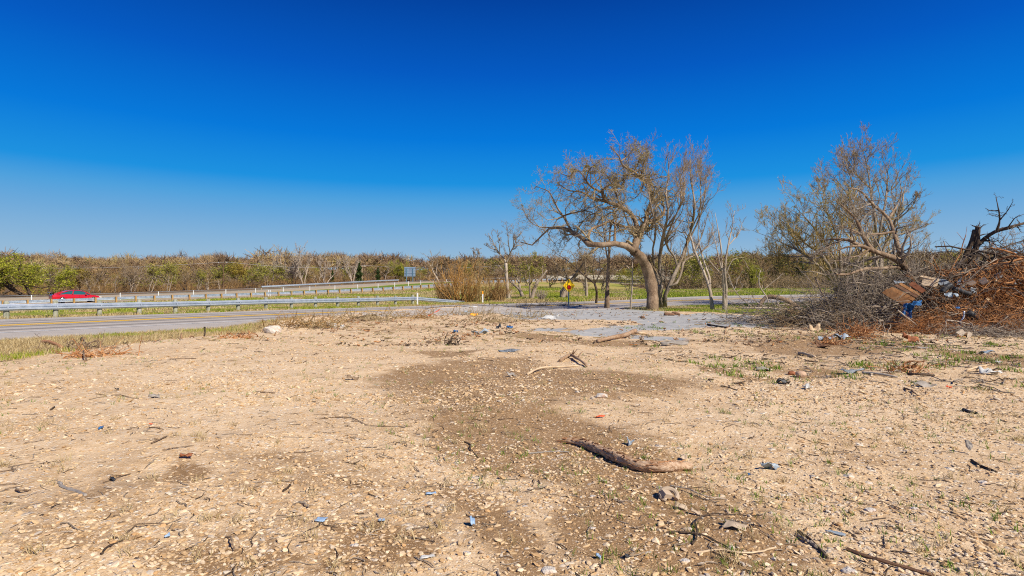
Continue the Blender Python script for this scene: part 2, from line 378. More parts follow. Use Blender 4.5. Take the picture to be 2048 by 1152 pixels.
SLAB = [[(985, 626), (1060, 614), (1300, 620), (1420, 634), (1300, 643), (1180, 640), (1040, 638)],
        [(1290, 640), (1400, 626), (1500, 632), (1640, 646), (1500, 652), (1330, 660), (1230, 660)],
        [(1140, 663), (1240, 655), (1300, 662), (1240, 674), (1160, 672)], [(1410, 632), (1540, 633), (1665, 647), (1540, 655), (1430, 652)], [(1240, 676), (1300, 672), (1420, 676), (1400, 684), (1270, 684)], [(1050, 654), (1140, 658), (1120, 664), (1050, 661)]]
def sheet_axis(lo, hi, n, c, s_):
    """unequal spacing, fine near c"""
    a = np.arcsinh((lo - c) / s_); b = np.arcsinh((hi - c) / s_)
    return c + s_ * np.sinh(np.linspace(a, b, n))
gx = sheet_axis(-620, 620, 760, 0, 6.0); gy = sheet_axis(-110, 900, 760, 6.0, 6.5)
GX, GY = np.meshgrid(gx, gy); HZ = H(GX, GY)
GZ = HZ + mound(GX, GY)
nx, ny = len(gx), len(gy)
ii = (np.arange(ny - 1)[:, None] * nx + np.arange(nx - 1)[None, :]).ravel()
mb = MB(); mb.add(np.stack([GX, GY, GZ], -1).reshape(-1, 3), np.stack([ii, ii + 1, ii + nx + 1, ii + nx], 1))
lot_sd = poly_sd(GX, GY, LOT)
edge_n = (fbm(GX, GY, 1.6, 21, 4) - .5)
grass = 1 - smoothstep(-.5, .5, lot_sd + edge_n * 1.6)
damp = np.zeros_like(GX)
for pz in DAMP:
    pw = pxpoly(pz); sc_ = np.sqrt(abs(np.sum(pw[:, 0] * np.roll(pw[:, 1], -1) - pw[:, 1] * np.roll(pw[:, 0], -1)) / 2)) * .16
    damp = np.maximum(damp, smoothstep(-1.3, 1.5, (poly_sd(GX, GY, pw) + (fbm(GX, GY, sc_ * 3, 31) - .5) * sc_ * 2.6) / sc_))
WARM = [[(880, 650), (1200, 655), (1450, 668), (1800, 680), (1900, 740), (1500, 725), (1200, 712), (900, 700)], [(180, 900), (620, 880), (1000, 940), (1150, 1200), (-200, 1200), (-100, 1060)], [(900, 860), (1300, 840), (1600, 960), (1800, 1200), (900, 1200)], [(1150, 700), (1700, 690), (1750, 780), (1300, 790)], [(560, 640), (1000, 640), (1100, 720), (700, 700)], [(1400, 880), (1700, 860), (2000, 1010), (1700, 1060)]]
for pz in WARM:
    pw = pxpoly(pz); sc_ = np.sqrt(abs(np.sum(pw[:, 0] * np.roll(pw[:, 1], -1) - pw[:, 1] * np.roll(pw[:, 0], -1)) / 2)) * .16
    damp = np.maximum(damp, .52 * smoothstep(-.6, 1.2, poly_sd(GX, GY, pw) / sc_) * smoothstep(.30, .68, fbm(GX * .8 + GY * .3, GY, .9, 35, 5)))
near = (GY > 1.5) & (GY < 50)
slab = np.zeros_like(GX)
for pz in SLAB:
    pw = pxpoly(pz); slab = np.maximum(slab, smoothstep(-.8, .9, (poly_sd(GX, GY, pw) + (fbm(GX, GY, 1.4, 41) - .5) * 1.5) / .6))
# greenness of the grass: 0 straw, 1 green
rA = dist_line(GX, GY, RA); r2 = dist_line(GX, GY, R2)
green = np.where(rA < 0, .12, np.where(r2 < -1, np.where(GX > -6, .47, .58), .55)) + (fbm(GX, GY, 9, 51) - .5) * 1.1
green = np.where((rA < 0) & (GX > 4), .8 + (fbm(GX, GY, 2, 52) - .5) * .6, green)
green = np.where((rA > 5) & (rA < 9), green - .15, green)
green = np.where((r2 > 14) & (r2 < 19), 1.0, green)
green = np.where((rA > 6) & (GX > 12) & (GY < 90), .95 + (fbm(GX, GY, 3, 53) - .5) * .5, green)
woods = smoothstep(30, 38, r2); woods = np.where(GX > 12, np.maximum(smoothstep(150 - np.clip(GX - 25, 0, 6) * 10, 158 - np.clip(GX - 25, 0, 6) * 10, GY - GX * .06), 0), woods)
ground = mb.build('ground', [], smooth=True)
def vattr(o, name, arr):
    a = o.data.attributes.new(name, 'FLOAT', 'POINT'); a.data.foreach_set('value', np.asarray(arr, np.float32).ravel())
for nm, ar in (('grass', grass), ('damp', damp), ('slab', slab), ('green', np.clip(green, 0, 1)), ('woods', woods), ('soil', np.clip(mound(GX, GY) * 4, 0, 1))): vattr(ground, nm, ar)
tag(ground, kind='structure')

s = NT('ground_material')
big = s.noise(.35, 4, .6); med = s.noise(2.2, 5, .65); fine = s.noise(14, 5, .7); grit = s.noise(70, 4, .7)
sand = s.ramp(med, [(.28, (.45, .30, .165)), (.5, (.61, .435, .26)), (.72, (.70, .53, .34))])
sand = s.mix(s.ramp(fine, [(.35, .5), (.6, 0.0)]), sand, (.34, .205, .085))
sand = s.mix(s.ramp(s.math('ADD', s.math('MULTIPLY', big, .6), s.math('MULTIPLY', fine, .4)), [(.44, 0.0), (.60, .75)]), sand, (.71, .54, .35))
def pebbles(scale, vec=None, thr=.34, stretch=(1, 1.0, 1)):
    v = s.voro(scale, 'F1', s.vmap(stretch)); d = v.outputs['Distance']; c = v.outputs['Color']
    sep = s.n('ShaderNodeSeparateColor'); s.l(c, sep.inputs[0])
    present = s.math('GREATER_THAN', sep.outputs[0], 1 - thr)
    rad = s.math('MULTIPLY_ADD', sep.outputs[1], .28, .20)
    body = s.math('MULTIPLY', s.math('LESS_THAN', d, rad), present)
    dome = s.math('MULTIPLY', s.math('SUBTRACT', rad, d, clamp=True), present)
    pc = s.ramp(sep.outputs[2], [(0, (.46, .30, .15)), (.3, (.62, .45, .26)), (.6, (.72, .57, .38)), (.85, (.62, .54, .44)), (1, (.76, .66, .52))])
    return body, dome, pc
b1, d1, c1 = pebbles(26, thr=.55); b2, d2, c2 = pebbles(60, thr=.6); b3, d3, c3 = pebbles(11, thr=.16)
b4, d4, c4 = pebbles(125, thr=.5)
dampc = s.ramp(fine, [(.3, (.15, .08, .03)), (.7, (.30, .18, .085))])
dampf = s.math('MULTIPLY', s.ramp(s.math('ADD', s.attr('damp'), s.math('MULTIPLY', s.math('SUBTRACT', s.noise(1.6, 9, .8, s.vmap((.45, 1.2, 1), src=s.vmap(rot=(0, 0, radians(28))))), .5), 2.1)), [(.32, 0.0), (.74, 1.0)]), .88)
dirt = s.mix(dampf, sand, dampc)
tone = s.mix(dampf, (1, 1, 1), (.72, .64, .56))
def over(col, b, c, k=1.0): return s.mix(s.math('MULTIPLY', b, k), col, s.mix(1.0, c, tone, 'MULTIPLY'))
lotc = over(over(over(over(dirt, b4, c4, .8), b2, c2, .9), b1, c1), b3, c3)
slabc = s.ramp(s.noise(1.1, 5, .7), [(.3, (.25, .265, .275)), (.6, (.38, .39, .385)), (.75, (.54, .48, .38))])
slabf = s.math('MULTIPLY', s.ramp(s.math('ADD', s.attr('slab'), s.math('MULTIPLY', s.math('SUBTRACT', s.noise(.8, 6, .75, s.vmap((.5, 1, 1))), .5), 1.9)), [(.40, 0.0), (.58, 1.0)]), .92)
lotc = s.mix(slabf, lotc, slabc)
gn = s.noise(3.5, 5, .75)
gr = s.ramp(s.math('ADD', s.attr('green'), s.math('MULTIPLY', s.math('SUBTRACT', gn, .5), 1.3)), [(.30, (.50, .36, .16)), (.5, (.44, .36, .11)), (.68, (.29, .31, .04)), (.9, (.13, .22, .018))])
gr = s.mix(s.ramp(s.noise(22, 4, .8), [(.4, .45), (.6, 0.0)]), gr, (.13, .10, .04))
wd = s.ramp(s.noise(.9, 5, .7), [(.35, (.08, .05, .025)), (.6, (.22, .14, .075)), (.75, (.11, .11, .03))])
gr = s.mix(s.attr('woods'), gr, wd)
col = s.mix(s.attr('grass'), lotc, gr)
soil = s.ramp(s.noise(4, 5, .8), [(.3, (.07, .035, .015)), (.55, (.23, .12, .05)), (.75, (.34, .21, .11))])
col = s.mix(s.attr('soil'), col, soil)
hgt = s.math('ADD', s.math('MULTIPLY', fine, .012), s.math('MULTIPLY', grit, .004))
hgt = s.math('ADD', hgt, s.math('MULTIPLY', d1, .030)); hgt = s.math('ADD', hgt, s.math('MULTIPLY', d2, .014)); hgt = s.math('ADD', hgt, s.math('MULTIPLY', d3, .06))
hgt = s.math('MULTIPLY', hgt, s.math('SUBTRACT', 1.0, s.math('MULTIPLY', slabf, .8)))
s.bump(hgt, 1.0, 1.0)
ground.data.materials.append(s.fin(col, .95, 0, .12))

# ------------------------------------------------------------------ roads
def strip(line, offs, zoff, n=160, edge=0.0, seed=0):
    c = spline(line[:, :2], n); T = nrm(np.gradient(c, axis=0)); Nn = np.stack([-T[:, 1], T[:, 0]], 1)
    V = []
    for k, o in enumerate(offs):
        oo = o + (edge * (fbm(np.arange(n) * .35, np.zeros(n), 1.0, seed + k) - .5) if k in (0, len(offs) - 1) else 0)
        p = c + Nn * (oo[:, None] if hasattr(oo, '__len__') else oo); V.append(np.c_[p, Hbase_road(p[:, 0], p[:, 1]) + zoff])
    V = np.stack(V, 1); m = len(offs)
    i = (np.arange(n - 1)[:, None] * m + np.arange(m - 1)[None, :]).ravel()
    return V.reshape(-1, 3), np.stack([i, i + m, i + m + 1, i + 1], 1)
def Hbase_road(x, y): return H(x, y)
def road(name, line, lo, hi, zoff, mat, step=.9, n=240, edge=.35, seed=0):
    offs = list(np.arange(lo, hi, step)) + [hi]; V, Q = strip(line, offs, zoff, n, edge, seed)
    V = V.reshape(n, len(offs), 3); V[:, 0, 2] -= .10; V[:, -1, 2] -= .10
    o = MB().add(V.reshape(-1, 3), Q[:, ::-1]).build(name, mat, smooth=True)
    d = o.data.attributes.new('across', 'FLOAT', 'POINT'); d.data.foreach_set('value', np.tile(np.array(offs, np.float32), n))
    return tag(o, kind='structure')
def asphalt(name, base, dark, ruts, shoulder):
    s = NT(name); a = s.attr('across'); n1 = s.noise(1.5, 5, .7, s.vmap((.35, .35, 1))); n2 = s.noise(40, 4, .8)
    c = s.ramp(n1, [(.3, tuple(x * .82 for x in base)), (.7, base)])
    f = None
    for r in ruts:
        g = s.math('SUBTRACT', 1.0, s.math('MULTIPLY', s.math('ABSOLUTE', s.math('SUBTRACT', a, r)), 1.7), clamp=True)
        f = g if f is None else s.math('MAXIMUM', f, g)
    f = s.math('MULTIPLY', f, s.ramp(n1, [(.25, .7), (.6, 1.0)])); c = s.mix(f, c, dark)
    c = s.mix(s.ramp(n2, [(.42, .5), (.58, 0.0)]), c, tuple(x * .35 for x in base))
    s.bump(n2, .5, .01); return s.fin(c, .85, 0, .3)
M['roadA'] = asphalt('road_surface', (.52, .465, .40), (.135, .12, .105), (1.2, 3.1, -1.2, -3.2), None)
M['roadB'] = asphalt('highway_surface', (.50, .40, .27), (.36, .30, .22), (3.2, 5.2), None)
M['linewhite'] = mottled('line_white', (.42, .42, .42), (.78, .78, .76), 6, .7, 0)
M['lineyellow'] = mottled('line_yellow', (.78, .46, .03), (.95, .56, .03), 4, .7, 0)
road('road', RA, -8.1, 7.0, .035, M['roadA'], n=320)
RAc = RA
for nm, lo, hi, mt in (('centre_line_marking', -.36, -.06, 'lineyellow'), ('centre_line_marking', .06, .36, 'lineyellow'), ('edge_line_marking', -4.80, -4.58, 'linewhite'), ('edge_line_marking', 4.25, 4.45, 'linewhite')):
    V, Q = strip(RAc, [lo, hi], .043, 400); tag(MB().add(V, Q[:, ::-1]).build(nm, M[mt], smooth=True), kind='structure')
R2s = R2
road('highway', R2s, 1.2, 10.6, .06, M['roadB'], n=240)
road('highway', R2s, 20.0, 31.0, .08, M['roadB'], n=240, seed=7)
for lo, hi, mt in ((2.6, 2.75, 'linewhite'), (9.3, 9.45, 'lineyellow'), (21.5, 21.65, 'lineyellow'), (29.2, 29.35, 'linewhite')):
    V, Q = strip(R2s, [lo, hi], .072 if lo < 15 else .092, 300); tag(MB().add(V, Q[:, ::-1]).build('highway_line_marking', M[mt], smooth=True), kind='structure')
# ------------------------------------------------------------------ tree growing
def branch_set(parents, radii, m, length, ang=(35, 65), t0=.25, n=6, rr=.55, gnarl=.35, up=.15, rmin=.004, r=None, tpow=1.0, lenfall=.45, tip=True, tiplen=1.0, lmax=None):
    """m side branches on each parent polyline, grown as little random walks"""
    r = r or rng
    N, k, _ = parents.shape
    t = t0 + (1 - t0) * r.random((N, m)) ** tpow
    if tip: t[:, 0] = .97
    f = t * (k - 1); i = np.minimum(f.astype(int), k - 2); fr = (f - i)[..., None]
    ar = np.arange(N)[:, None]
    p = parents[ar, i] * (1 - fr) + parents[ar, i + 1] * fr
    tg = nrm(parents[ar, i + 1] - parents[ar, i])
    pr = radii[ar, i] * (1 - fr[..., 0]) + radii[ar, i + 1] * fr[..., 0]
    rv = nrm(r.normal(size=(N, m, 3))); perp = nrm(rv - (rv * tg).sum(-1, keepdims=True) * tg)
    a = np.radians(r.uniform(ang[0], ang[1], (N, m)))[..., None]
    if tip: a[:, 0] *= .3
    d = nrm(tg * np.cos(a) + perp * np.sin(a) + np.array([0, 0, up]))
    plen = np.linalg.norm(np.diff(parents, axis=1), axis=2).sum(1)[:, None]
    if lmax: plen = np.minimum(plen, lmax / length)
    L = (np.asarray(length) if np.ndim(length) else length * plen) * (1 - lenfall * t) * r.uniform(.6, 1.25, (N, m))
    if tip: L[:, 0] *= tiplen
    pts = [p.reshape(-1, 3)]; d = d.reshape(-1, 3); L = L.reshape(-1)
    for s_ in range(n - 1):
        d = nrm(d + r.normal(size=d.shape) * gnarl + np.array([0, 0, up * .5]))
        pts.append(pts[-1] + d * (L / (n - 1))[:, None])
    pts = np.stack(pts, 1); r0 = np.maximum(pr.reshape(-1) * rr, rmin)
    return pts, np.maximum(r0[:, None] * np.linspace(1, .35, n)[None, :], rmin * .6)
def leaf_tris(mb, pts, per, spread, size, r=None, m=0, flat=.6):
    r = r or rng
    c = np.repeat(pts.reshape(-1, 3), per, 0); c = c + r.normal(size=c.shape) * spread
    a = r.normal(size=c.shape); a[:, 2] *= flat; a = nrm(a); b = nrm(np.cross(a, nrm(r.normal(size=c.shape))))
    s_ = (size * r.uniform(.5, 1.3, len(c)))[:, None]
    V = np.stack([c - a * s_, c + b * s_ * .6, c + a * s_, c - b * s_ * .6], 1).reshape(-1, 3)
    i = np.arange(len(c)) * 4; Q = np.stack([i, i + 1, i + 2, i + 3], 1)
    mb.add(V, Q, m=m, rnd=r.random(len(c)))
def join_levels(levels):
    mb = MB()
    for (p, r_), k in levels:
        V, Q, T = tube_arrays(p, r_, k, cap=k > 3); mb.add(V, Q, T)
    return mb

def traced_limbs(limbs, conv, d, depth, n=14, seed=0, wob=.03):
    """limbs: [(points in the photo, r0, r1)] -> polylines in space with their own depth"""
    r = np.random.default_rng(seed); out = []; base = None
    ph = r.uniform(0, 6, 4)
    for pts, r0, r1 in limbs:
        w_ = []
        for q in pts:
            px, py = conv(*q)
            if base is None: base = (px, py)
            s_ = np.hypot(px - base[0], py - base[1]) / F * d
            off = depth * min(s_ / 6, 1.3) * (sin((px - base[0]) * .021 + ph[0]) + .6 * sin((py - base[1]) * .033 + ph[1] + (px - base[0]) * .011))
            w_.append(P(px, py, d + off))
        w_ = spline(w_, n); L = np.linalg.norm(w_[-1] - w_[0])
        j = np.cumsum(r.normal(size=w_.shape) * wob * L / n, 0); j[0] = 0; j -= np.linspace(0, 1, n)[:, None] * j[-1]
        out.append((w_ + j, np.linspace(r0, r1, n) * (1 + .08 * r.normal(size=n))))
    return out
def traced_tree(name, label, cat, base_px, d, limbs, conv, depth=1.2, seed=1, mats=('greybark', 'greytwig'), lv=((7, .42), (6, .5), (5, .5)), twig_r=.007, group=None,
                up=.12, ntrunk=1, leaves=None, gnarl=.3, lmax=1.9, ang=(30, 65), t0=.2, zfix=None, trunk_to_ground=True):
    r = np.random.default_rng(seed)
    L = traced_limbs(limbs, conv, d, depth, seed=seed)
    b = L[0][0][0].copy(); gz = Hs(b[0], b[1]) if zfix is None else zfix; b[2] = gz
    root = thing(name, label, cat, b, group=group)
    mb = MB()
    for q, (p, rr_) in enumerate(L):
        if trunk_to_ground and q < ntrunk:
            p = p.copy(); p[0, 2] = min(p[0, 2], Hs(p[0, 0], p[0, 1])) - .15
            rr_ = rr_.copy(); rr_[0] *= 1.25
        k = 9 if rr_[0] > .09 else 6
        V, Q, T = tube_arrays(p[None], rr_[None], k); mb.add(V, Q, T)
    mb.build('trunk', M[mats[0]], root, smooth=True)
    par = np.stack([p for p, _ in L[ntrunk if len(L) > ntrunk + 1 else 0:]]); rad = np.stack([q for _, q in L[ntrunk if len(L) > ntrunk + 1 else 0:]])
    levels = []; cur = (par, rad)
    for q, (m, ln) in enumerate(lv):
        cur = branch_set(cur[0], cur[1], m, ln, ang=ang, t0=t0 if q == 0 else .12, n=7 if q == 0 else 5, gnarl=gnarl, up=up, rmin=twig_r, r=r, rr=.5, tiplen=.22 if q == 0 else .8, lmax=lmax if q == 0 else None)
        levels.append((cur, 5 if q == 0 else 3))
    join_levels(levels).build('crown', M[mats[1]], root, smooth=True)
    if leaves:
        frac, size, mat, zmin = leaves; pts = cur[0][:, -1]; pts = pts[(r.random(len(pts)) < frac) & (pts[:, 2] > zmin)]
        lb = MB(); leaf_tris(lb, pts, 4, size * 1.6, size, r); lb.build('leaves', M[mat], root, rnd=True)
    return root

def auto_tree(name, h, r0, seed, habit='spread', mats=('greybark', 'greytwig'), lv=((9, .55), (6, .5), (5, .5)), twig_r=.018, stems=1, leaves=None, up=.2, gnarl=.3, low=.3):
    """a whole tree at the origin; returns its root"""
    r = np.random.default_rng(seed); root = thing(name, None, None, (0, 0, 0)); ps = []; rs = []
    for k in range(stems):
        d = nrm(np.array([r.normal() * (.12 if stems == 1 else .38), r.normal() * (.12 if stems == 1 else .38), 1.0])); p = [np.array([r.normal() * .12 * (stems > 1), r.normal() * .12 * (stems > 1), -.2])]
        for q in range(9):
            d = nrm(d + r.normal(size=3) * gnarl * .35 + np.array([0, 0, .08])); p.append(p[-1] + d * h * .72 / 9 * r.uniform(.85, 1.1))
        ps.append(p); rs.append(np.linspace(r0, r0 * .3, 10) / (1 if stems == 1 else 1.6))
    ps = np.array(ps); rs = np.array(rs); V, Q, T = tube_arrays(ps, rs, 7)
    mb = MB().add(V, Q, T)
    l1 = branch_set(ps, rs, lv[0][0], lv[0][1], ang=(28, 70) if habit == 'spread' else (18, 42), t0=low, n=8, gnarl=gnarl, up=up, rmin=twig_r, r=r, rr=.6, lenfall=.35)
    V, Q, T = tube_arrays(l1[0], l1[1], 5); mb.add(V, Q, T); mb.build('trunk', M[mats[0]], root, smooth=True)
    cur = l1; levels = []
    for (m, ln) in lv[1:]:
        cur = branch_set(cur[0], cur[1], m, ln, ang=(25, 60), t0=.15, n=5, gnarl=gnarl, up=up, rmin=twig_r, r=r, rr=.55); levels.append((cur, 3))
    join_levels(levels).build('crown', M[mats[1]], root, smooth=True)
    if leaves:
        frac, per, spread, size, mat = leaves; pts = cur[0][:, 2:].reshape(-1, 3); pts = pts[r.random(len(pts)) < frac]
        lb = MB(); leaf_tris(lb, pts, per, spread, size, r); lb.build('leaves', M[mat], root, rnd=True)
    return root
# ------------------------------------------------------------------ guardrails
def path_len(L): return np.r_[0, np.cumsum(np.linalg.norm(np.diff(L[:, :2], axis=0), axis=1))]
def resample(line, step):
    L = np.asarray(line, float); c = spline(L[:, :2], 400); s_ = path_len(c); n = int(s_[-1] / step)
    t = np.arange(n + 1) * step; return np.c_[np.interp(t, s_, c[:, 0]), np.interp(t, s_, c[:, 1])]
def beam_mesh(pts3, side=1.0, h=.31, dep=.08, th=.012):
    """W-shaped rail swept along pts3 (centre height), face toward side"""
    z = np.array([.5, .42, .30, .16, .0, -.16, -.30, -.42, -.5]) * h; o = np.array([.35, 0, .95, .95, .15, .95, .95, 0, .35]) * dep
    o = np.array([.2, .25, 1, 1, .1, 1, 1, .25, .2]) * dep
    T = nrm(np.gradient(pts3[:, :2], axis=0)); Nn = np.stack([T[:, 1], -T[:, 0]], 1) * side
    prof = np.r_[np.c_[o, z], np.c_[o[::-1] - th, z[::-1]]]; m = len(prof)
    V = np.zeros((len(pts3), m, 3)); V[:, :, :2] = pts3[:, None, :2] + Nn[:, None, :] * prof[None, :, 0, None]; V[:, :, 2] = pts3[:, None, 2] + prof[None, :, 1]
    n = len(pts3); i = (np.arange(n - 1)[:, None] * m + np.arange(m)[None, :]).ravel(); j = (np.arange(n - 1)[:, None] * m + (np.arange(m)[None, :] + 1) % m).ravel()
    return V.reshape(-1, 3), np.stack([i, j, j + m, i + m], 1)
def post_round(mb, p, r, h, m=0):
    zz = [-.2, 0, h - .05, h - .015, h]; rr = [r, r, r, r * .75, r * .2]
    add_tube(mb, [[p[0], p[1], p[2] + z] for z in zz], rr, 10, m)
def guardrail(name, label, line, step, toward, post_h, rail_z, post_kind, group=None, post_off=.16, mats=('steel', 'postwood'), skip=()):
    pp = resample(line, step); hz = H(pp[:, 0], pp[:, 1]); root = thing(name, label, 'guardrail', (pp[len(pp) // 2][0], pp[len(pp) // 2][1], hz[len(pp) // 2]))
    T = nrm(np.gradient(pp, axis=0)); Nn = np.stack([T[:, 1], -T[:, 0]], 1) * toward
    fine_ = resample(line, step / 4); hf = H(fine_[:, 0], fine_[:, 1])
    p3 = np.c_[fine_, hf + rail_z]; V, Q = beam_mesh(p3, toward); MB().add(V, Q).build('rail_beam', M[mats[0]], root, smooth=False)
    r = np.random.default_rng(3)
    for i in range(len(pp)):
        if i in skip: continue
        c = pp[i] - Nn[i] * post_off; mb = MB(); az = math.atan2(T[i][1], T[i][0])
        if post_kind == 'round': post_round(mb, (c[0], c[1], hz[i]), .115, post_h + r.uniform(-.03, .04))
        else: mb.box((c[0], c[1], hz[i] + post_h / 2 - .1), (.15, .20, post_h + .2), az)
        mb.build('post', M[mats[1]], root, smooth=post_kind == 'round')
        b = MB(); c2 = pp[i] - Nn[i] * .035; b.box((c2[0], c2[1], hz[i] + rail_z), (.14, .10, .30), az)
        b.build('block', M['black' if post_kind != 'round' else 'steel'], root)
        c3 = pp[i] + Nn[i] * .083; 
        if post_kind == 'round': MB().box((c3[0], c3[1], hz[i] + rail_z), (.05, .018, .12), az).build('bolt_plate', M['steel'], root)
    return root
r1_line = np.array([(-52, -14.5, 0), (-40, 3.2, 0), (-31, 17.2, 0), G0(31, 636), (-19.5, 34.1, 0), (-15.5, 39.8, 0), (-12.0, 44.5, 0), (-9.3, 48.2, 0), G0(835, 609.3)])
r1 = guardrail('guardrail', 'silver two-ridged steel guardrail on round weathered posts along the near road', r1_line, 1.93, 1, .85, .55, 'round')
# end terminal turned down into the ground
e0 = resample(r1_line, 1.93)[-1]; tv = nrm(e0 - resample(r1_line, 1.93)[-3]); tt = np.linspace(0, 1, 12)
ter = np.array([[*(e0 + tv * 6.5 * t), Hs(*(e0 + tv * 6.5 * t)) + .55 - .50 * t] for t in tt]); V, Q = beam_mesh(ter, 1)
MB().add(V, Q).build('end_section', M['steel'], r1)
r2 = guardrail('guardrail', 'long galvanized guardrail on square timber posts beside the highway embankment', R2, 1.93, -1, .74, .56, 'square', mats=('steel', 'timber'))
l3 = along(R2, 32.5)
l3a = np.array([p for p in along(R2, 32.5) ])
c3 = spline(l3a[:, :2], 300); pxs = c3[:, 0] / c3[:, 1] * F + 1024; k3 = (pxs > 520) & (pxs < 800); l3c = c3[k3]; l3c = np.c_[l3c, np.zeros(len(l3c))][::6]
r3 = guardrail('guardrail', 'farthest guardrail, grey and short, in front of the tree line beyond the highway', l3c, 3.8, 1, .78, .6, 'square', mats=('steel', 'timber'))

# median cable barrier
cl = resample(along(R2, 13.2), 4.6); hz = H(cl[:, 0], cl[:, 1])
cb = thing('cable_barrier', 'white-posted cable barrier running down the grass median of the highway', 'cable barrier', (cl[6][0], cl[6][1], hz[6]))
rr_ = np.random.default_rng(5)
for i in range(len(cl)):
    ln = rr_.normal() * .03 + (.22 if i == 3 else 0)
    add_tube(m_ := MB(), [[cl[i][0], cl[i][1], hz[i] - .1], [cl[i][0] + ln * .8, cl[i][1], hz[i] + .92]], .055, 6); m_.build('post', M['white'], cb)
for z in (.88, .66):
    m_ = MB(); add_tube(m_, np.c_[cl, hz + z], .018, 4); m_.build('cable', M['steel'], cb)

# single white marker posts
for (px, py, h, cap, lab) in ((835, 611, 1.05, 0, 'plain white marker post standing behind the turned-down guardrail end'), (965.5, 607, 1.15, 1, 'white marker post with an orange top between road and brushy trees'),
                              (537, 594, 1.0, 0, 'white marker post, left one of the close pair behind the near guardrail'), (540.5, 594, 1.0, 0, 'white marker post, right one of the close pair behind the near guardrail'), (924, 556, 1.4, 0, 'far white marker post past the highway left of the brush')):
    g = G(px, py); mb = MB(); mb.box((g[0], g[1], g[2] + h / 2 - .05), (.11, .035, h + .1)); 
    if cap:
        root = thing('marker_post', lab, 'marker post', g); mb.build('post', M['white'], root)
        MB().box((g[0], g[1], g[2] + h - .14), (.116, .041, .30)).build('orange_cap', M['orange'], root)
    else: tag(mb.build('marker_post', M['white'], loc=g), lab, 'marker post')

# ------------------------------------------------------------------ warning sign
g = G(1138, 612.5); yaw = radians(24); sg = thing('warning_sign', 'yellow diamond warning sign with black arrow over red octagon on thin blue post', 'road sign', g, 0)
nx_, ny_ = sin(yaw), -cos(yaw); ux = np.array([cos(yaw), sin(yaw), 0]); uz = np.array([0, 0, 1.0]); nn = np.array([nx_, ny_, 0])
C0 = np.array([g[0], g[1], CAMZ + (576 - 571.5) / F * g[1]]); hd = 14.3 / F * g[1]
def plate(mb, pts, off, th=.004, m=0):
    A = np.array([C0 + ux * x + uz * z + nn * off for x, z in pts]); B = A - nn * th; n = len(pts); i0 = 0
    V = np.r_[A, B]; T = [[0, k, k + 1] for k in range(1, n - 1)] + [[n, n + k + 1, n + k] for k in range(1, n - 1)]
    Q = [[k, (k + 1) % n, n + (k + 1) % n, n + k] for k in range(n)]; mb.add(V, Q, T, m=m)
e = hd * .06
def dia(a, c=.0): 
    o = []
    for k in range(4):
        for dlt in (-.07, 0, .07):
            an = k * pi / 2 + dlt; rad = a * (1 - abs(dlt) * 1.25 if dlt else .965); o.append((cos(an) * rad, sin(an) * rad))
    return o
m_ = MB(); plate(m_, dia(hd), 0.0, .006); m_.build('panel', M['yellow'], sg)
m_ = MB(); 
do, di = dia(hd * .955), dia(hd * .93)
A = np.array([C0 + ux * x + uz * z + nn * .004 for x, z in do]); B = np.array([C0 + ux * x + uz * z + nn * .004 for x, z in di]); n = 12
m_.add(np.r_[A, B], [[k, (k + 1) % n, n + (k + 1) % n, n + k] for k in range(n)]); m_.build('border', M['black'], sg)
m_ = MB(); plate(m_, [(-.035, .30), (.035, .30), (.035, .52), (-.035, .52)], .006); plate(m_, [(-.13, .50), (.13, .50), (0, .74)], .0065, .003)
for v in m_.v: v[:] = C0 + (v - C0) * (hd / .85)
m_.build('arrow', M['black'], sg)
m_ = MB(); plate(m_, [(cos(radians(22.5 + 45 * k)) * hd * .34, sin(radians(22.5 + 45 * k)) * hd * .34 - hd * .22) for k in range(8)], .006); m_.build('octagon', M['signred'], sg)
m_ = MB(); add_tube(m_, [[g[0] - nn[0] * .05, g[1] - nn[1] * .05, g[2] - .2], [C0[0] - nn[0] * .05, C0[1] - nn[1] * .05, C0[2] + hd * .5]], .045, 8); m_.build('post', M['bluepost'], sg)

# ------------------------------------------------------------------ big highway sign seen from behind
d = 150; bl = P(809, 572, d); root = thing('highway_sign', 'large blank-backed highway guide sign standing on two posts before the trees', 'highway sign', (P(820, 565, d)[0], d, Hs(P(820, 565, d)[0], d)))
tl, br = P(808.5, 534, d), P(831, 553, d); 
m_ = MB()
for k in range(2): m_.box(((tl[0] * (1.5 - k) + br[0] * (.5 + k)) / 2, d, (tl[2] + br[2]) / 2), ((br[0] - tl[0]) / 2 - .06, .08, tl[2] - br[2]))
m_.build('panel', M['alu'], root)
m_ = MB()
for z in np.linspace(br[2] + .25, tl[2] - .25, 4): m_.box(((tl[0] + br[0]) / 2, d - .08, z), (br[0] - tl[0], .07, .08))
m_.build('brace', M['steel'], root)
for px in (813.5, 826): 
    p = P(px, 553, d); z0 = Hs(p[0], d); m_ = MB(); m_.box((p[0], d - .2, (z0 - .3 + tl[2] - .3) / 2), (.16, .14, tl[2] - .3 - z0 + .3)); m_.build('post', M['bluepost'], root)

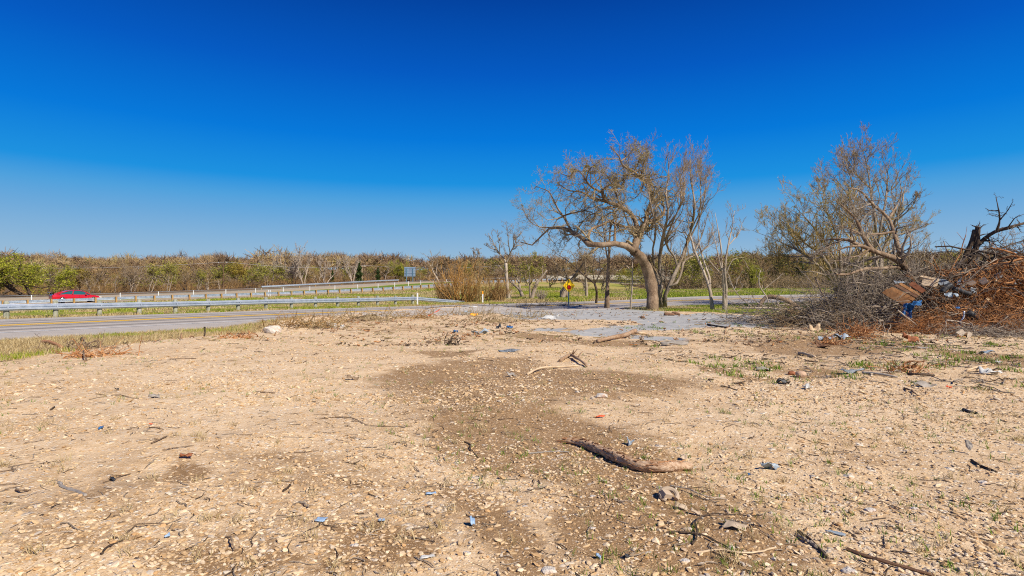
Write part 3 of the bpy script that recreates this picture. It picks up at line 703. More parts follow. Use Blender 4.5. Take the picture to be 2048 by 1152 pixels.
# ------------------------------------------------------------------ utility poles and their wire
pt = []
for px, base, top, d, mt, lab in ((447, 577, 524, 140, 'pole', 'dark wooden utility pole with a short crossarm before the brown trees'), (724, 562, 531, 170, 'palepole', 'pale utility pole with T-shaped crossarm beside a dark cedar'), (1005, 552, 530, 205, 'pole', 'distant utility pole behind the brushy trees')):
    p = P(px, top, d); z0 = Hs(p[0], d); root = thing('utility_pole', lab, 'utility pole', (p[0], d, z0))
    m_ = MB(); add_tube(m_, [[p[0], d, z0 - .3], [p[0], d, p[2]]], [.17, .12], 8); m_.build('pole', M[mt], root)
    m_ = MB(); m_.box((p[0] - .1, d - .15, p[2] - .35), (2.6, .12, .16)); m_.build('crossarm', M[mt], root)
    for k in (-1.1, .9): m_ = MB(); add_tube(m_, [[p[0] + k, d - .15, p[2] - .28], [p[0] + k, d - .15, p[2] - .02]], .07, 6); m_.build('insulator', M['white'], root)
    pt.append(np.array([p[0] + .9, d - .15, p[2]]))
m_ = MB(); ends = [P(-150, 531, 120)] + pt
for a, b in zip(ends[:-1], ends[1:]):
    t = np.linspace(0, 1, 16)[:, None]; c = a * (1 - t) + b * t; c[:, 2] -= 1.0 * np.sin(np.linspace(0, pi, 16)); add_tube(m_, c, .035, 4)
tag(m_.build('utility_wire', M['wire'], loc=ends[1]), 'thin pale overhead wire strung between the utility poles', 'wire')

# ------------------------------------------------------------------ overpass
def bridge():
    a = P(1165, 563, 142); b = P(1345, 555, 160); dr = nrm((b - a)[:2]); az = math.atan2(dr[1], dr[0]); L = np.linalg.norm((b - a)[:2]); nn_ = np.array([-dr[1], dr[0]])
    root = thing('overpass', 'concrete highway overpass with barrier and sloped abutment behind the roadside trees', 'bridge', (a[0], a[1], Hs(a[0], a[1])))
    c = (a + b) / 2; zt = 3.9
    def bx(name, s0, s1, o0, o1, z0, z1, mt='conc'):
        m = MB(); cc = a[:2] + dr * (s0 + s1) / 2 + nn_ * (o0 + o1) / 2; m.box((cc[0], cc[1], (z0 + z1) / 2), (s1 - s0, o1 - o0, z1 - z0), az); return m.build(name, M[mt], root)
    bx('deck', -1, L + 2, -.3, 11.3, zt - .28, zt)
    for k in range(4): bx('girder', 0, L + 1, .6 + k * 3.1, 1.1 + k * 3.1, zt - 1.25, zt - .284)
    bx('barrier', -3, L + 2, -.28, .02, zt + .003, zt + .85); bx('barrier', -3, L + 2, 10.9, 11.25, zt + .003, zt + .85)
    for s0 in (10.5, 21.5): 
        for k in range(3): p = a[:2] + dr * s0 + nn_ * (1.5 + k * 4); m = MB(); add_tube(m, [[p[0], p[1], -.5], [p[0], p[1], zt - 1.7]], .42, 12); m.build('column', M['conc'], root, smooth=True)
        bx('pier_cap', s0 - .5, s0 + .5, .2, 10.8, zt - 1.75, zt - 1.26)
    m = MB()      # sloped abutment facing the crossing road
    for s0, s1 in ((0, 7.5), (L + 6, L - 1)):
        q = [(s0, zt - 1.2), (s1, .6), (s0, .2)]; A = [[*(a[:2] + dr * s_ + nn_ * -1.0), z] for s_, z in q]; B = [[*(a[:2] + dr * s_ + nn_ * 12), z] for s_, z in q]
        m.add(np.array(A + B), [[0, 1, 4, 3], [1, 2, 5, 4], [2, 0, 3, 5]], [[0, 2, 1], [3, 4, 5]])
    m.build('slope_paving', M['conc'], root)
    return root
bridge()
# ------------------------------------------------------------------ red car
def build_car():
    c = np.array([-50.6, 66.0]); az = math.atan2(.77, .63) ; z0 = Hs(*c) + .07
    root = thing('car', 'red two-door coupe with dark rear wing driving behind the guardrail', 'car', (c[0], c[1], z0), az)
    hw = .90
    st = [(-2.35, .30, .78, .74), (-2.28, .26, .92, .82), (-1.9, .24, 1.0, .88), (-1.2, .2, .98, .90), (-.3, .18, .93, .90), (.7, .18, .90, .90), (1.1, .2, .88, .90), (1.7, .22, .82, .88), (2.15, .24, .72, .80), (2.38, .28, .58, .66), (2.42, .34, .5, .58)]
    def ring(x, zb, zt, w): 
        return [(x, s_ * w * f, z) for s_, f, z in ((-1, .90, zb), (-1, 1, zb + .12), (-1, 1.0, (zb + zt) / 2 + .05), (-1, .95, zt - .06), (-1, .84, zt), (0, .8, zt + .02), (1, .84, zt), (1, .95, zt - .06), (1, 1.0, (zb + zt) / 2 + .05), (1, 1, zb + .12), (1, .90, zb))]
    def loft(rings, m):
        V = np.array(rings); n, k = V.shape[:2]; i = (np.arange(n - 1)[:, None] * k + np.arange(k)[None, :]).ravel(); j = (np.arange(n - 1)[:, None] * k + (np.arange(k)[None, :] + 1) % k).ravel()
        Q = np.stack([i, j, j + k, i + k], 1); T = [[0, q + 1, q] for q in range(1, k - 1)] + [[(n - 1) * k, (n - 1) * k + q, (n - 1) * k + q + 1] for q in range(1, k - 1)]
        m.add(V.reshape(-1, 3), Q, T)
    m = MB(); loft([ring(*s_) for s_ in st], m); m.build('body', M['carred'], root, smooth=False, local=False)
    gh = [(-1.75, .96, .97, .80), (-1.0, .90, 1.30, .70), (-.35, .90, 1.40, .64), (.2, .88, 1.39, .64), (.55, .88, 1.30, .66), (1.15, .86, .90, .78)]
    m = MB(); loft([[(x, s_ * w * f, zb + (zt - zb) * g_) for s_, f, g_ in ((-1, 1.1, 0), (-1, 1.06, .45), (-1, .94, .86), (-1, .7, 1), (0, .6, 1.03), (1, .7, 1), (1, .94, .86), (1, 1.06, .45), (1, 1.1, 0))] for x, zb, zt, w in gh], m)
    m.build('greenhouse', M['glass'], root, local=False)
    rf = [(-1.25, 1.20, .64), (-.9, 1.36, .62), (-.35, 1.43, .60), (.2, 1.42, .60), (.52, 1.335, .62)]
    m = MB(); V = np.array([[(x, s_ * w, z + (0.0 if abs(s_) > .9 else .03)) for s_ in (-1.02, -.6, 0, .6, 1.02)] + [(x, s_ * w, z - .05) for s_ in (1.02, .6, 0, -.6, -1.02)] for x, z, w in rf])
    loft(V, m); m.build('roof', M['carred'], root, local=False)
    for s_ in (-1, 1):   # pillars
        m = MB()
        for pts in ([(.56, .66, 1.34), (1.2, .80, .90)], [(-.38, .66, 1.38), (-.50, .86, .92)], [(-1.0, .66, 1.30), (-1.85, .82, .97)]):
            add_tube(m, [(x, y * s_, z) for x, y, z in pts], .05, 6)
        m.build('pillar', M['carred'], root, local=False)
    for x in (-1.42, 1.5):
        for s_ in (-1, 1):
            w_ = bpy.data.objects.new('wheel', None); COL.objects.link(w_); w_.parent = root; w_.location = (x, s_ * .80, .33)
            m = MB(); add_tube(m, [(0, -.11, 0), (0, -.09, 0), (0, .09, 0), (0, .11, 0)], [.27, .33, .33, .27], 20); m.build('tyre', M['rubber'], w_, local=False, smooth=True)
            m = MB(); add_tube(m, [(0, s_ * .112, 0), (0, s_ * .12, 0)], [.22, .20], 10); m.build('rim', M['rim'], w_, local=False)
    m = MB(); m.box((-2.28, 0, 1.13), (.30, 1.7, .035), R=rotm(0, .12, 0)); 
    for s_ in (-.6, .6): m.box((-2.2, s_, 1.03), (.12, .04, .20))
    m.build('rear_wing', M['cardark'], root, local=False)
    for s_ in (-1, 1):
        m = MB(); m.box((2.19, s_ * .66, .62), (.26, .26, .10), R=rotm(0, .3, 0)); m.build('headlight', M['lamp'], root, local=False)
        m = MB(); m.box((-2.33, s_ * .62, .80), (.08, .30, .10)); m.build('tail_light', M['signred'], root, local=False)
        m = MB(); m.box((.72, s_ * .98, .96), (.16, .18, .12)); m.build('mirror', M['carred'], root, local=False)
        m = MB(); m.box((.15, s_ * .903, .62), (.012, .008, .46)); m.box((1.02, s_ * .903, .60), (.012, .008, .42)); m.build('door_gap', M['cardark'], root, local=False)
    return root
build_car()
# ------------------------------------------------------------------ near trees, traced
Z4 = lambda a, b: (1040 + a * .3299, 260 + b * .3299)
Z3 = lambda a, b: (800 + a / 4.8, 440 + b / 4.8)
Z5 = lambda a, b: (1480 + a * .382, 280 + b * .382)
oak = [([(803, 1092), (802, 1000), (785, 900), (765, 830), (730, 770), (690, 735)], .40, .30),
       ([(690, 735), (702, 690), (715, 640), (712, 590)], .27, .20),
       ([(712, 600), (690, 530), (640, 480), (580, 450), (520, 430), (500, 380), (515, 345), (560, 330)], .17, .06),
       ([(705, 700), (735, 610), (770, 565), (830, 540), (868, 512), (875, 470), (862, 450)], .20, .08),
       ([(760, 580), (772, 500), (800, 440), (840, 420), (858, 395)], .16, .10),
       ([(800, 440), (795, 370), (770, 320), (730, 290), (690, 255), (640, 225), (612, 195), (590, 135), (550, 98)], .14, .03),
       ([(770, 320), (700, 275), (650, 270), (620, 310)], .10, .04),
       ([(690, 738), (640, 700), (580, 685), (510, 690), (440, 710), (395, 670), (350, 640), (310, 612), (265, 592), (200, 590), (150, 610), (110, 670), (60, 700), (5, 680)], .22, .035),
       ([(310, 612), (285, 560), (262, 520), (230, 480), (190, 400), (170, 370), (95, 340)], .09, .02),
       ([(415, 690), (425, 610), (500, 575), (550, 552), (600, 580), (690, 592)], .09, .07),
       ([(575, 682), (577, 600), (585, 520), (560, 480)], .09, .03),
       ([(500, 380), (440, 350), (400, 310), (370, 262), (330, 240)], .09, .03),
       ([(520, 430), (450, 420), (380, 380), (300, 370), (240, 330)], .09, .02),
       ([(640, 480), (602, 440), (580, 380), (540, 300), (500, 250)], .08, .02),
       ([(262, 520), (330, 500), (400, 490), (460, 512)], .06, .03),
       ([(200, 590), (130, 590), (60, 555), (10, 470)], .05, .012),
       ([(690, 255), (720, 190), (740, 120), (720, 80)], .05, .012), ([(612, 190), (660, 150), (690, 90)], .05, .012), ([(730, 290), (745, 220), (780, 150)], .05, .012),
       ([(560, 330), (610, 340), (640, 300)], .05, .02), ([(400, 310), (420, 240), (480, 190)], .05, .012), ([(560, 470), (470, 490), (440, 540), (360, 560)], .06, .02),
       ([(330, 240), (300, 280), (240, 260)], .04, .012), ([(875, 470), (860, 380), (880, 320)], .05, .015), ([(350, 640), (280, 640), (240, 690)], .06, .02)]
big = traced_tree('oak_tree', 'large leaning bare oak with thick twisted limbs at the slab edge', 'tree', None, 37.3, oak, Z4, depth=2.4, seed=11, mats=('oak', 'oaktwig'),
                  lv=((14, .58), (9, .56), (6, .55)), twig_r=.0075, gnarl=.32, up=.06, lmax=2.6, ang=(30, 75), leaves=(.07, .035, 'budleaf', 7.2))
vase = [([(862, 1088), (848, 1010), (852, 940)], .21, .18),
        ([(852, 945), (820, 860), (762, 790), (722, 742)], .13, .08), ([(852, 945), (846, 800), (860, 700), (882, 600), (902, 500), (890, 380), (900, 250), (895, 120)], .14, .012),
        ([(722, 742), (690, 640), (640, 520), (600, 380), (560, 280)], .07, .012), ([(820, 860), (800, 740), (820, 600), (790, 440), (760, 260), (740, 150)], .08, .012),
        ([(878, 1088), (880, 1000), (930, 900), (975, 800), (1010, 700), (1040, 600), (1060, 450), (1040, 300), (1030, 130)], .17, .012),
        ([(905, 950), (950, 930), (985, 850), (1000, 790), (1080, 750), (1165, 690)], .10, .02), ([(1010, 700), (1080, 560), (1120, 420), (1135, 280)], .07, .012),
        ([(930, 900), (960, 820), (930, 760), (880, 680), (940, 520), (980, 400), (960, 240)], .09, .012), ([(882, 600), (960, 480), (1000, 360), (975, 160)], .06, .012), ([(1040, 600), (1090, 500), (1100, 380), (1090, 200)], .05, .012)]
traced_tree('elm_tree', 'tall vase-shaped leafless tree right behind the leaning oak', 'tree', None, 40.5, vase, Z4, depth=3, seed=5, mats=('greybark', 'purpletwig'), lv=((15, .36), (9, .55), (6, .55)), lmax=2.6, twig_r=.0075, up=.3, ang=(18, 45), ntrunk=1)
traced_tree('elm_tree', 'forked leaning sapling right of the oak with upright forks', 'tree', None, 36.5,
            [([(1170, 1102), (1150, 980), (1112, 860), (1062, 740), (1032, 640)], .13, .05), ([(1150, 980), (1150, 900), (1110, 780), (1080, 640), (1100, 480)], .08, .012), ([(1062, 740), (1110, 620), (1150, 480)], .05, .01), ([(1032, 640), (1020, 560), (1040, 480)], .04, .01)],
            Z4, depth=1, seed=8, mats=('palebark', 'greytwig'), lv=((8, .38), (6, .5), (4, .5)), twig_r=.007, up=.3, ang=(18, 45))
traced_tree('elm_tree', 'twin-stemmed slim tree with pale upper branches, rightmost of the slab-edge trees', 'tree', None, 36.0,
            [([(1237, 1106), (1236, 980), (1226, 860), (1215, 700), (1182, 500)], .13, .012), ([(1243, 1106), (1245, 960), (1240, 840), (1262, 700), (1290, 580), (1300, 490)], .11, .012), ([(1238, 900), (1180, 830), (1130, 770)], .05, .012), ([(1245, 880), (1290, 790), (1360, 770)], .04, .01), ([(1226, 860), (1190, 700), (1160, 560)], .05, .01), ([(1262, 700), (1330, 620), (1350, 560)], .04, .01)],
            Z4, depth=1, seed=9, mats=('palebark', 'greytwig'), lv=((8, .38), (6, .5), (4, .5)), twig_r=.007, up=.3, ang=(18, 45))
traced_tree('small_tree', 'small dark spreading tree forked at chest height right of the yellow sign', 'tree', None, 50.0,
            [([(461, 1075), (464, 980), (452, 930)], .11, .09), ([(452, 930), (400, 890), (345, 840), (300, 800), (240, 760)], .07, .02), ([(452, 935), (490, 860), (540, 800), (600, 770)], .06, .015), ([(400, 890), (390, 800), (350, 720)], .05, .012), ([(455, 930), (440, 850), (450, 760), (430, 690)], .06, .012), ([(300, 800), (210, 740), (160, 700)], .03, .01), ([(490, 860), (480, 780), (510, 700)], .04, .01)],
            Z4, depth=2, seed=15, mats=('darkbark', 'greytwig'), lv=((10, .5), (6, .5), (5, .5)), twig_r=.009, up=.0, ang=(30, 75))
traced_tree('slender_tree', 'straight slender brown trunk between the small dark tree and the oak', 'tree', None, 40.8,
            [([(526, 1078), (528, 960), (532, 840), (540, 720), (548, 560)], .17, .05), ([(532, 800), (515, 700), (505, 600), (470, 540)], .07, .015), ([(548, 600), (575, 520), (560, 430)], .05, .012), ([(540, 720), (520, 640), (530, 500)], .05, .012)],
            Z4, depth=1, seed=16, mats=('oak', 'oaktwig'), lv=((9, .45), (6, .5), (5, .5)), twig_r=.008, up=.15)
traced_tree('sapling', 'thin pale sapling stem just left of the oak trunk', 'tree', None, 38.6,
            [([(671, 1085), (680, 960), (683, 860), (680, 780)], .065, .03), ([(683, 870), (640, 820), (600, 850), (560, 840)], .03, .01), ([(680, 800), (700, 700), (690, 620)], .03, .01)],
            Z4, depth=.6, seed=17, mats=('palebark', 'oaktwig'), lv=((8, .45), (5, .5)), twig_r=.007, up=.15)
def far_traced(name, lab, base, limbs, seed, lv=((11, .42), (7, .5), (5, .5)), mats=('greybark', 'greytwig'), up=.15, leaves=None, depth=2, tr=.012, ang=(30, 60), d=None, nt_=1):
    g = G(*Z3(*base)); return traced_tree(name, lab, 'tree', None, d or g[1], limbs, Z3, depth=depth, seed=seed, lv=lv, mats=mats, twig_r=tr, up=up, leaves=leaves, ang=ang, ntrunk=nt_)
far_traced('dead_tree', 'slim pale leaning tree with a small crown left of the brown brush', (410, 745), [([(412, 745), (385, 650), (360, 570), (330, 520), (300, 450), (275, 415), (250, 385)], .15, .02), ([(302, 455), (318, 390), (300, 330), (290, 285)], .07, .012), ([(318, 390), (350, 340), (385, 300)], .05, .012), ([(318, 395), (260, 350), (215, 320)], .05, .012)], 21, lv=((5, .35), (4, .5)), mats=('palebark', 'palebark'))
far_traced('bare_tree', 'dark crooked tree standing in the brown brush', (740, 790), [([(742, 790), (738, 700), (748, 640), (752, 580), (712, 520), (720, 450), (725, 390)], .16, .03), ([(735, 640), (765, 570), (775, 525), (850, 500)], .10, .02), ([(720, 450), (690, 390), (640, 350)], .06, .012), ([(722, 430), (745, 350), (755, 280)], .05, .012), ([(720, 420), (705, 330), (712, 280)], .05, .012), ([(775, 525), (870, 530), (1000, 518)], .05, .02)], 22, mats=('darkbark', 'greytwig'))
far_traced('bare_tree', 'tall pale-trunked bare tree with upswept forks right of the orange-topped post', (1042, 765), [([(1042, 765), (1030, 650), (1022, 520), (1016, 415)], .22, .17), ([(1016, 415), (1000, 375), (930, 290), (880, 190), (848, 130)], .10, .015), ([(1018, 415), (1045, 360), (1085, 270), (1150, 245), (1190, 300)], .11, .02), ([(1060, 330), (1042, 220), (1035, 110), (1030, 55)], .07, .012), ([(930, 290), (870, 270), (815, 240)], .05, .012), ([(960, 330), (950, 220), (930, 130)], .06, .012), ([(1085, 270), (1090, 180), (1080, 110)], .05, .012), ([(1022, 520), (960, 450), (880, 390)], .06, .012), ([(1085, 270), (1120, 180), (1160, 130)], .05, .012)], 23, mats=('palebark', 'greytwig'), up=.25, ang=(22, 50), lv=((10, .42), (6, .5), (4, .5)))
far_traced('bare_tree', 'leaning brown double trunk forking low, second right of the tall pale-trunked tree', (1180, 750), [([(1182, 752), (1155, 680), (1095, 620), (1055, 590)], .22, .10), ([(1155, 680), (1142, 600), (1120, 560), (1080, 480)], .15, .04), ([(1060, 740), (1075, 640), (1068, 560), (1060, 470)], .05, .02), ([(1120, 560), (1150, 470), (1170, 400)], .06, .012)], 24, mats=('greybark', 'greytwig'), leaves=(.12, .08, 'budleaf', 3))
far_traced('bare_tree', 'split stout trunk with yellowish twigs left of the yellow sign', (1262, 765), [([(1262, 765), (1285, 690), (1320, 600), (1362, 550), (1410, 480)], .25, .08), ([(1255, 760), (1248, 660), (1245, 560), (1236, 480), (1205, 360)], .13, .02), ([(1320, 600), (1290, 540), (1270, 470)], .10, .02), ([(1362, 550), (1370, 450), (1350, 380)], .08, .015), ([(1236, 480), (1260, 400), (1290, 320)], .05, .012)], 25, leaves=(.12, .08, 'budleaf', 3))
far_traced('bare_tree', 'large dark-crowned tree with a leaning trunk right behind the yellow sign', (1558, 755), [([(1558, 758), (1575, 670), (1640, 590), (1700, 510), (1760, 420)], .38, .10), ([(1600, 740), (1605, 650), (1600, 560), (1560, 430)], .14, .03), ([(1640, 590), (1560, 500), (1480, 400), (1430, 330)], .12, .02), ([(1700, 510), (1690, 400), (1640, 300)], .10, .02), ([(1700, 510), (1790, 460), (1900, 440)], .10, .02), ([(1640, 590), (1560, 540), (1450, 520)], .08, .015), ([(1760, 420), (1800, 340), (1860, 280)], .07, .015)], 26, mats=('greybark', 'greytwig'), up=.0, lv=((11, .5), (7, .5), (5, .5)), ang=(30, 75))
far_traced('grey_trunk', 'straight pale grey trunk beyond the road right of the yellow sign', (1790, 742), [([(1790, 742), (1787, 650), (1782, 560), (1775, 420), (1770, 300)], .19, .06), ([(1782, 560), (1830, 480), (1850, 380)], .07, .015), ([(1776, 450), (1740, 370), (1720, 300)], .06, .012)], 27, mats=('palebark', 'greytwig'))

fan = [([(530, 830), (520, 790), (510, 750)], .26, .22),
       ([(505, 790), (462, 715), (400, 650), (350, 608), (280, 570), (200, 530), (130, 500), (78, 480)], .13, .012), ([(510, 790), (472, 680), (420, 600), (342, 540), (270, 470), (200, 410), (150, 390)], .13, .012),
       ([(525, 790), (500, 650), (450, 540), (370, 440), (290, 350)], .12, .012), ([(540, 790), (530, 640), (520, 540), (480, 430), (420, 330)], .12, .012),
       ([(545, 790), (560, 650), (580, 540), (570, 420), (520, 310)], .12, .012), ([(550, 790), (600, 650), (650, 540), (690, 430), (690, 330)], .12, .012),
       ([(555, 780), (640, 640), (720, 520), (800, 430), (860, 370)], .12, .012), ([(560, 780), (660, 680), (760, 600), (860, 530), (920, 420)], .11, .012),
       ([(400, 650), (300, 640), (220, 660), (160, 650)], .07, .012), ([(462, 715), (380, 690), (290, 690), (240, 690)], .07, .012), ([(350, 608), (250, 610), (170, 590)], .05, .01), ([(420, 600), (330, 590), (200, 480), (120, 450)], .06, .01)]
traced_tree('spreading_tree', 'wide fan-shaped bare tree with budding top left of the debris pile', 'tree', None, 42.0, fan, Z5, depth=5, seed=31, mats=('greybark', 'goldtwig'), lv=((19, .38), (10, .5), (7, .5)), lmax=3.3, twig_r=.009, up=.2, ang=(15, 45), leaves=(.12, .035, 'budleaf', 4.8), ntrunk=1)
tallr = [([(745, 800), (742, 740), (728, 690)], .20, .17),
         ([(728, 700), (702, 610), (690, 555), (642, 480), (595, 380), (570, 290), (480, 200)], .13, .012), ([(735, 700), (750, 590), (790, 500), (822, 420), (850, 330), (872, 200)], .13, .012),
         ([(700, 600), (712, 480), (702, 380), (682, 250), (662, 120), (640, 45)], .11, .012), ([(715, 560), (740, 430), (762, 300), (775, 180), (740, 90)], .10, .012), ([(642, 480), (560, 400), (470, 320), (400, 210)], .07, .012),
         ([(595, 380), (600, 280), (570, 150), (590, 70)], .06, .01), ([(822, 420), (900, 350), (925, 290)], .06, .01), ([(790, 500), (890, 480), (980, 440)], .05, .01), ([(682, 250), (620, 190), (560, 100)], .06, .01)]
traced_tree('tall_tree', 'tallest bare purple-twigged tree rising behind the wide fan-shaped tree', 'tree', None, 40.0, tallr, Z5, depth=3, seed=32, mats=('greybark', 'purpletwig'), lv=((15, .40), (9, .55), (7, .5)), lmax=3.0, twig_r=.009, up=.25, ang=(20, 50), ntrunk=1)
for k, (bx_, tx, mat, lab) in enumerate(((700, 690, 'palebark', 'thin pale stem left of the tall tree behind the brush'), (775, 790, 'palebark', 'pale stem right of the tall tree, behind the leaning log of the pile'))):
    traced_tree('slender_tree', lab, 'tree', None, 45, [([(bx_ + 10, 790), (bx_ + 8, 700), (bx_, 600), (tx, 500)], .12, .03), ([(bx_ + 3, 640), (bx_ + 40, 560), (bx_ + 50, 480)], .05, .01)], Z5, depth=.6, seed=35 + k, mats=(mat, 'greytwig'), lv=((8, .4), (5, .5), (3, .5)), twig_r=.008)

# thin upright saplings with white bark right behind the pile
for k, (x0, y0) in enumerate(((920, 700), (945, 705), (985, 700), (1010, 700))):
    r = np.random.default_rng(50 + k)
    traced_tree('sapling', ['whitish sapling behind the pile, first right of the leaning log', 'whitish forked sapling, second right of the leaning log', 'whitish sapling, third right of the leaning log', 'whitish sapling just left of the dark splintered snag'][k], 'tree', None, 46,
                [([(x0, y0 + 110), (x0 - 5, y0 + 20), (x0 - 10 + r.normal() * 12, y0 - 90), (x0 + r.normal() * 30, y0 - 160)], .07, .015), ([(x0 - 5, y0 - 20), (x0 + 30, y0 - 90), (x0 + 45, y0 - 140)], .04, .012)], Z5, depth=.5, seed=60 + k, mats=('palebark', 'greytwig'), lv=((8, .4), (5, .5), (3, .5)), twig_r=.008, up=.3, ang=(18, 40))

# ------------------------------------------------------------------ brown brush beyond the road (each clump of stems a shrub)
def shrub(name, lab, px, py, h, wd, seed, mat='shrubtwig', n=26, group=None, g=None):
    r = np.random.default_rng(seed); g = G(px, py) if g is None else g; root = thing(name, lab, 'shrub', g, group=group)
    a = r.uniform(0, 2 * pi, n); rad = wd * .5 * np.sqrt(r.random(n)) * .35; base = np.stack([np.cos(a) * rad, np.sin(a) * rad, -.1 * np.ones(n)], 1)
    d = nrm(np.stack([np.cos(a) * .35, np.sin(a) * .35, np.ones(n)], 1) + r.normal(size=(n, 3)) * .15); pts = [base]
    for q in range(7): d = nrm(d + r.normal(size=d.shape) * .13 + [0, 0, .03]); pts.append(pts[-1] + d * (h / 7 * r.uniform(.6, 1.1, n))[:, None])
    ps = np.stack(pts, 1); rs = np.linspace(.035, .012, 8)[None].repeat(n, 0)
    V, Q, T = tube_arrays(ps, rs, 4); MB().add(V, Q, T).build('stems', M[mat], root, local=False)
    l1 = branch_set(ps, rs, 7, .38, ang=(18, 50), t0=.12, n=5, gnarl=.25, up=.25, rmin=.011, r=r); l2 = branch_set(*l1, 5, .5, ang=(20, 50), t0=.1, n=4, gnarl=.25, up=.2, rmin=.010, r=r)
    join_levels([(l1, 3), (l2, 3)]).build('twigs', M[mat], root, local=False); return root
sl = [(884, 604, 2.1, 2.4, 'shrubtwig', 'leftmost brown twiggy shrub touching the guardrail end'), (900, 605, 2.7, 3.0, 'shrubtwig', 'dense brown twiggy shrub second from the guardrail end'), (916, 606, 4.6, 3.0, 'redshrub', 'tall orange-brown shrub in the middle of the brush beyond the road'),
      (934, 606, 2.9, 2.8, 'redshrub', 'rusty brown shrub right of the tall orange-brown one'), (950, 606, 3.1, 2.8, 'goldtwig', 'brown shrub left of the orange-topped marker post'), (978, 604, 2.9, 2.4, 'shrubtwig', 'low brown shrub just right of the orange-topped marker post'), (998, 604, 2.0, 2.6, 'shrubtwig', 'low straw-brown shrub under the tall pale-trunked tree'), (1083, 602, 1.3, 1.2, 'palebark', 'small pale weed clump between the stout trunks')]
for k, (px, py, h, wd, mt, lb) in enumerate(sl): shrub('shrub', lb, px, py, h, wd, 70 + k, mt)

# ------------------------------------------------------------------ far trees: prototypes and copies
PR = {}
PR['brown'] = [auto_tree('bare_tree', 7.5, .16, 101 + k, mats=(['greybark', 'darkbark', 'palebark'][k % 3], ['greytwig', 'darkbark', 'goldtwig', 'purpletwig', 'palebark', 'shrubtwig', 'greytwig'][k % 7]), stems=[1, 2, 3, 2][k % 4], lv=((10, .6 - .05 * (k % 3)), (7, .5), (5, .5), (4, .5)), twig_r=.02, low=.18, up=[.2, .05, .3][k % 3]) for k in range(7)]
PR['pale'] = [auto_tree('pale_tree', 9.0, .26, 121 + k, habit='vase', mats=('palebark', 'palebark'), stems=3, lv=((9, .55), (7, .45), (4, .45)), twig_r=.03, low=.25, up=.4) for k in range(2)]
PR['olive'] = [auto_tree('budding_tree', 7.0, .15, 131 + k, mats=('greybark', 'greytwig'), stems=2, lv=((9, .5), (6, .5), (5, .5)), twig_r=.02, low=.2, leaves=(.40, 2, .35, .13, 'budleaf')) for k in range(2)]
PR['mustard'] = [auto_tree('budding_tree', 8.0, .16, 141, mats=('greybark', 'shrubtwig'), stems=2, lv=((9, .5), (6, .5), (5, .5)), twig_r=.02, low=.3, leaves=(.5, 3, .35, .12, 'mustardleaf'))]
PR['lime'] = [auto_tree('green_tree', 8.5, .3, 151, mats=('darkbark', 'greytwig'), stems=3, lv=((9, .6), (6, .5), (5, .5)), twig_r=.02, low=.3, up=.02, leaves=(.42, 6, .26, .10, 'limeleaf'))]
def cedar(seed):
    r = np.random.default_rng(seed); root = thing('cedar_tree', None, None, (0, 0, 0)); m = MB(); add_tube(m, [(0, 0, -.2), (0, 0, 3), (0, 0, 5.6)], [.16, .1, .03], 6); m.build('trunk', M['darkbark'], root)
    n = 5200; z = r.random(n) ** .8; rad = (1 - z) ** .7 * 1.6 * np.sqrt(r.random(n)) * (.75 + .35 * np.sin(z * 19 + r.random() * 6)); a = r.uniform(0, 2 * pi, n)
    pts = np.stack([np.cos(a) * rad, np.sin(a) * rad, .5 + z * 5.6], 1); m = MB(); leaf_tris(m, pts, 1, .08, .13, r); m.build('crown', M['cedarleaf'], root, rnd=True); return root
PR['cedar'] = [cedar(161), cedar(162)]
used_first = set()
def place(kind, x, y, sc, rz, label, group=None, z=None, cat='tree'):
    lst = PR[kind]; o = lst[int(prng.integers(len(lst)))]; z = Hs(x, y) if z is None else z
    if o.name in used_first: return copy_thing(o, (x, y, z), rz, sc, label, group, cat)
    used_first.add(o.name); o.location = (x, y, z); o.rotation_euler = (0, 0, rz); o.scale = (sc,) * 3 if not isinstance(sc, tuple) else sc
    tag(o, label, cat, group); return o
prng = np.random.default_rng(77)
def pp_(px, d): return (px - 1024) / F * d
# single ones that stand out
place('lime', pp_(58, 92), 92, (1.5, 1.5, .98), .5, 'bright green-yellow low spreading tree at the far left of the tree line')
place('lime', pp_(-25, 96), 96, (1.2, 1.2, .9), 2.2, 'green-yellow tree cut by the left edge of the photo')
place('brown', pp_(178, 104), 104, .62, 1.2, 'bare grey tree with a crooked pale limb above the red car')
place('olive', pp_(335, 112), 112, .98, 1.0, 'wide bare tree with a yellow-green fringe and a bare leader on top')
place('olive', pp_(395, 124), 124, .75, .3, 'small yellow-green tree left of the dark utility pole')
place('mustard', pp_(500, 150), 150, 1.05, 1.0, 'mustard-yellow tree right of the dark utility pole')
place('mustard', pp_(478, 158), 158, .95, 2.0, 'darker mustard tree partly behind the mustard-yellow one')
for k, (px, sc, lab) in enumerate(((540, 1.05, 'pale many-stemmed bare tree left of the highest crown in the tree line'), (583, 1.5, 'highest pale bare crown in the left half of the tree line'), (608, 1.25, 'pale bare tree directly right of the highest crown'), (650, 1.05, 'pale forked bare tree midway between the highest crown and the cedar'), (706, 1.05, 'pale bare tree just left of the dark cedar'))):
    place('pale', pp_(px, 158), 158, sc, prng.uniform(0, 6), lab)
for k, (px, sc, lab) in enumerate(((718, 1.0, 'tall dark green cedar beside the pale utility pole'), (665, .62, 'low dark green cedar left of the pale utility pole'), (756, .7, 'dark cedar bush right of the pale utility pole'))):
    place('cedar', pp_(px, 166 if px > 600 else 118), 166 if px > 600 else 118, sc, prng.uniform(0, 6), lab)
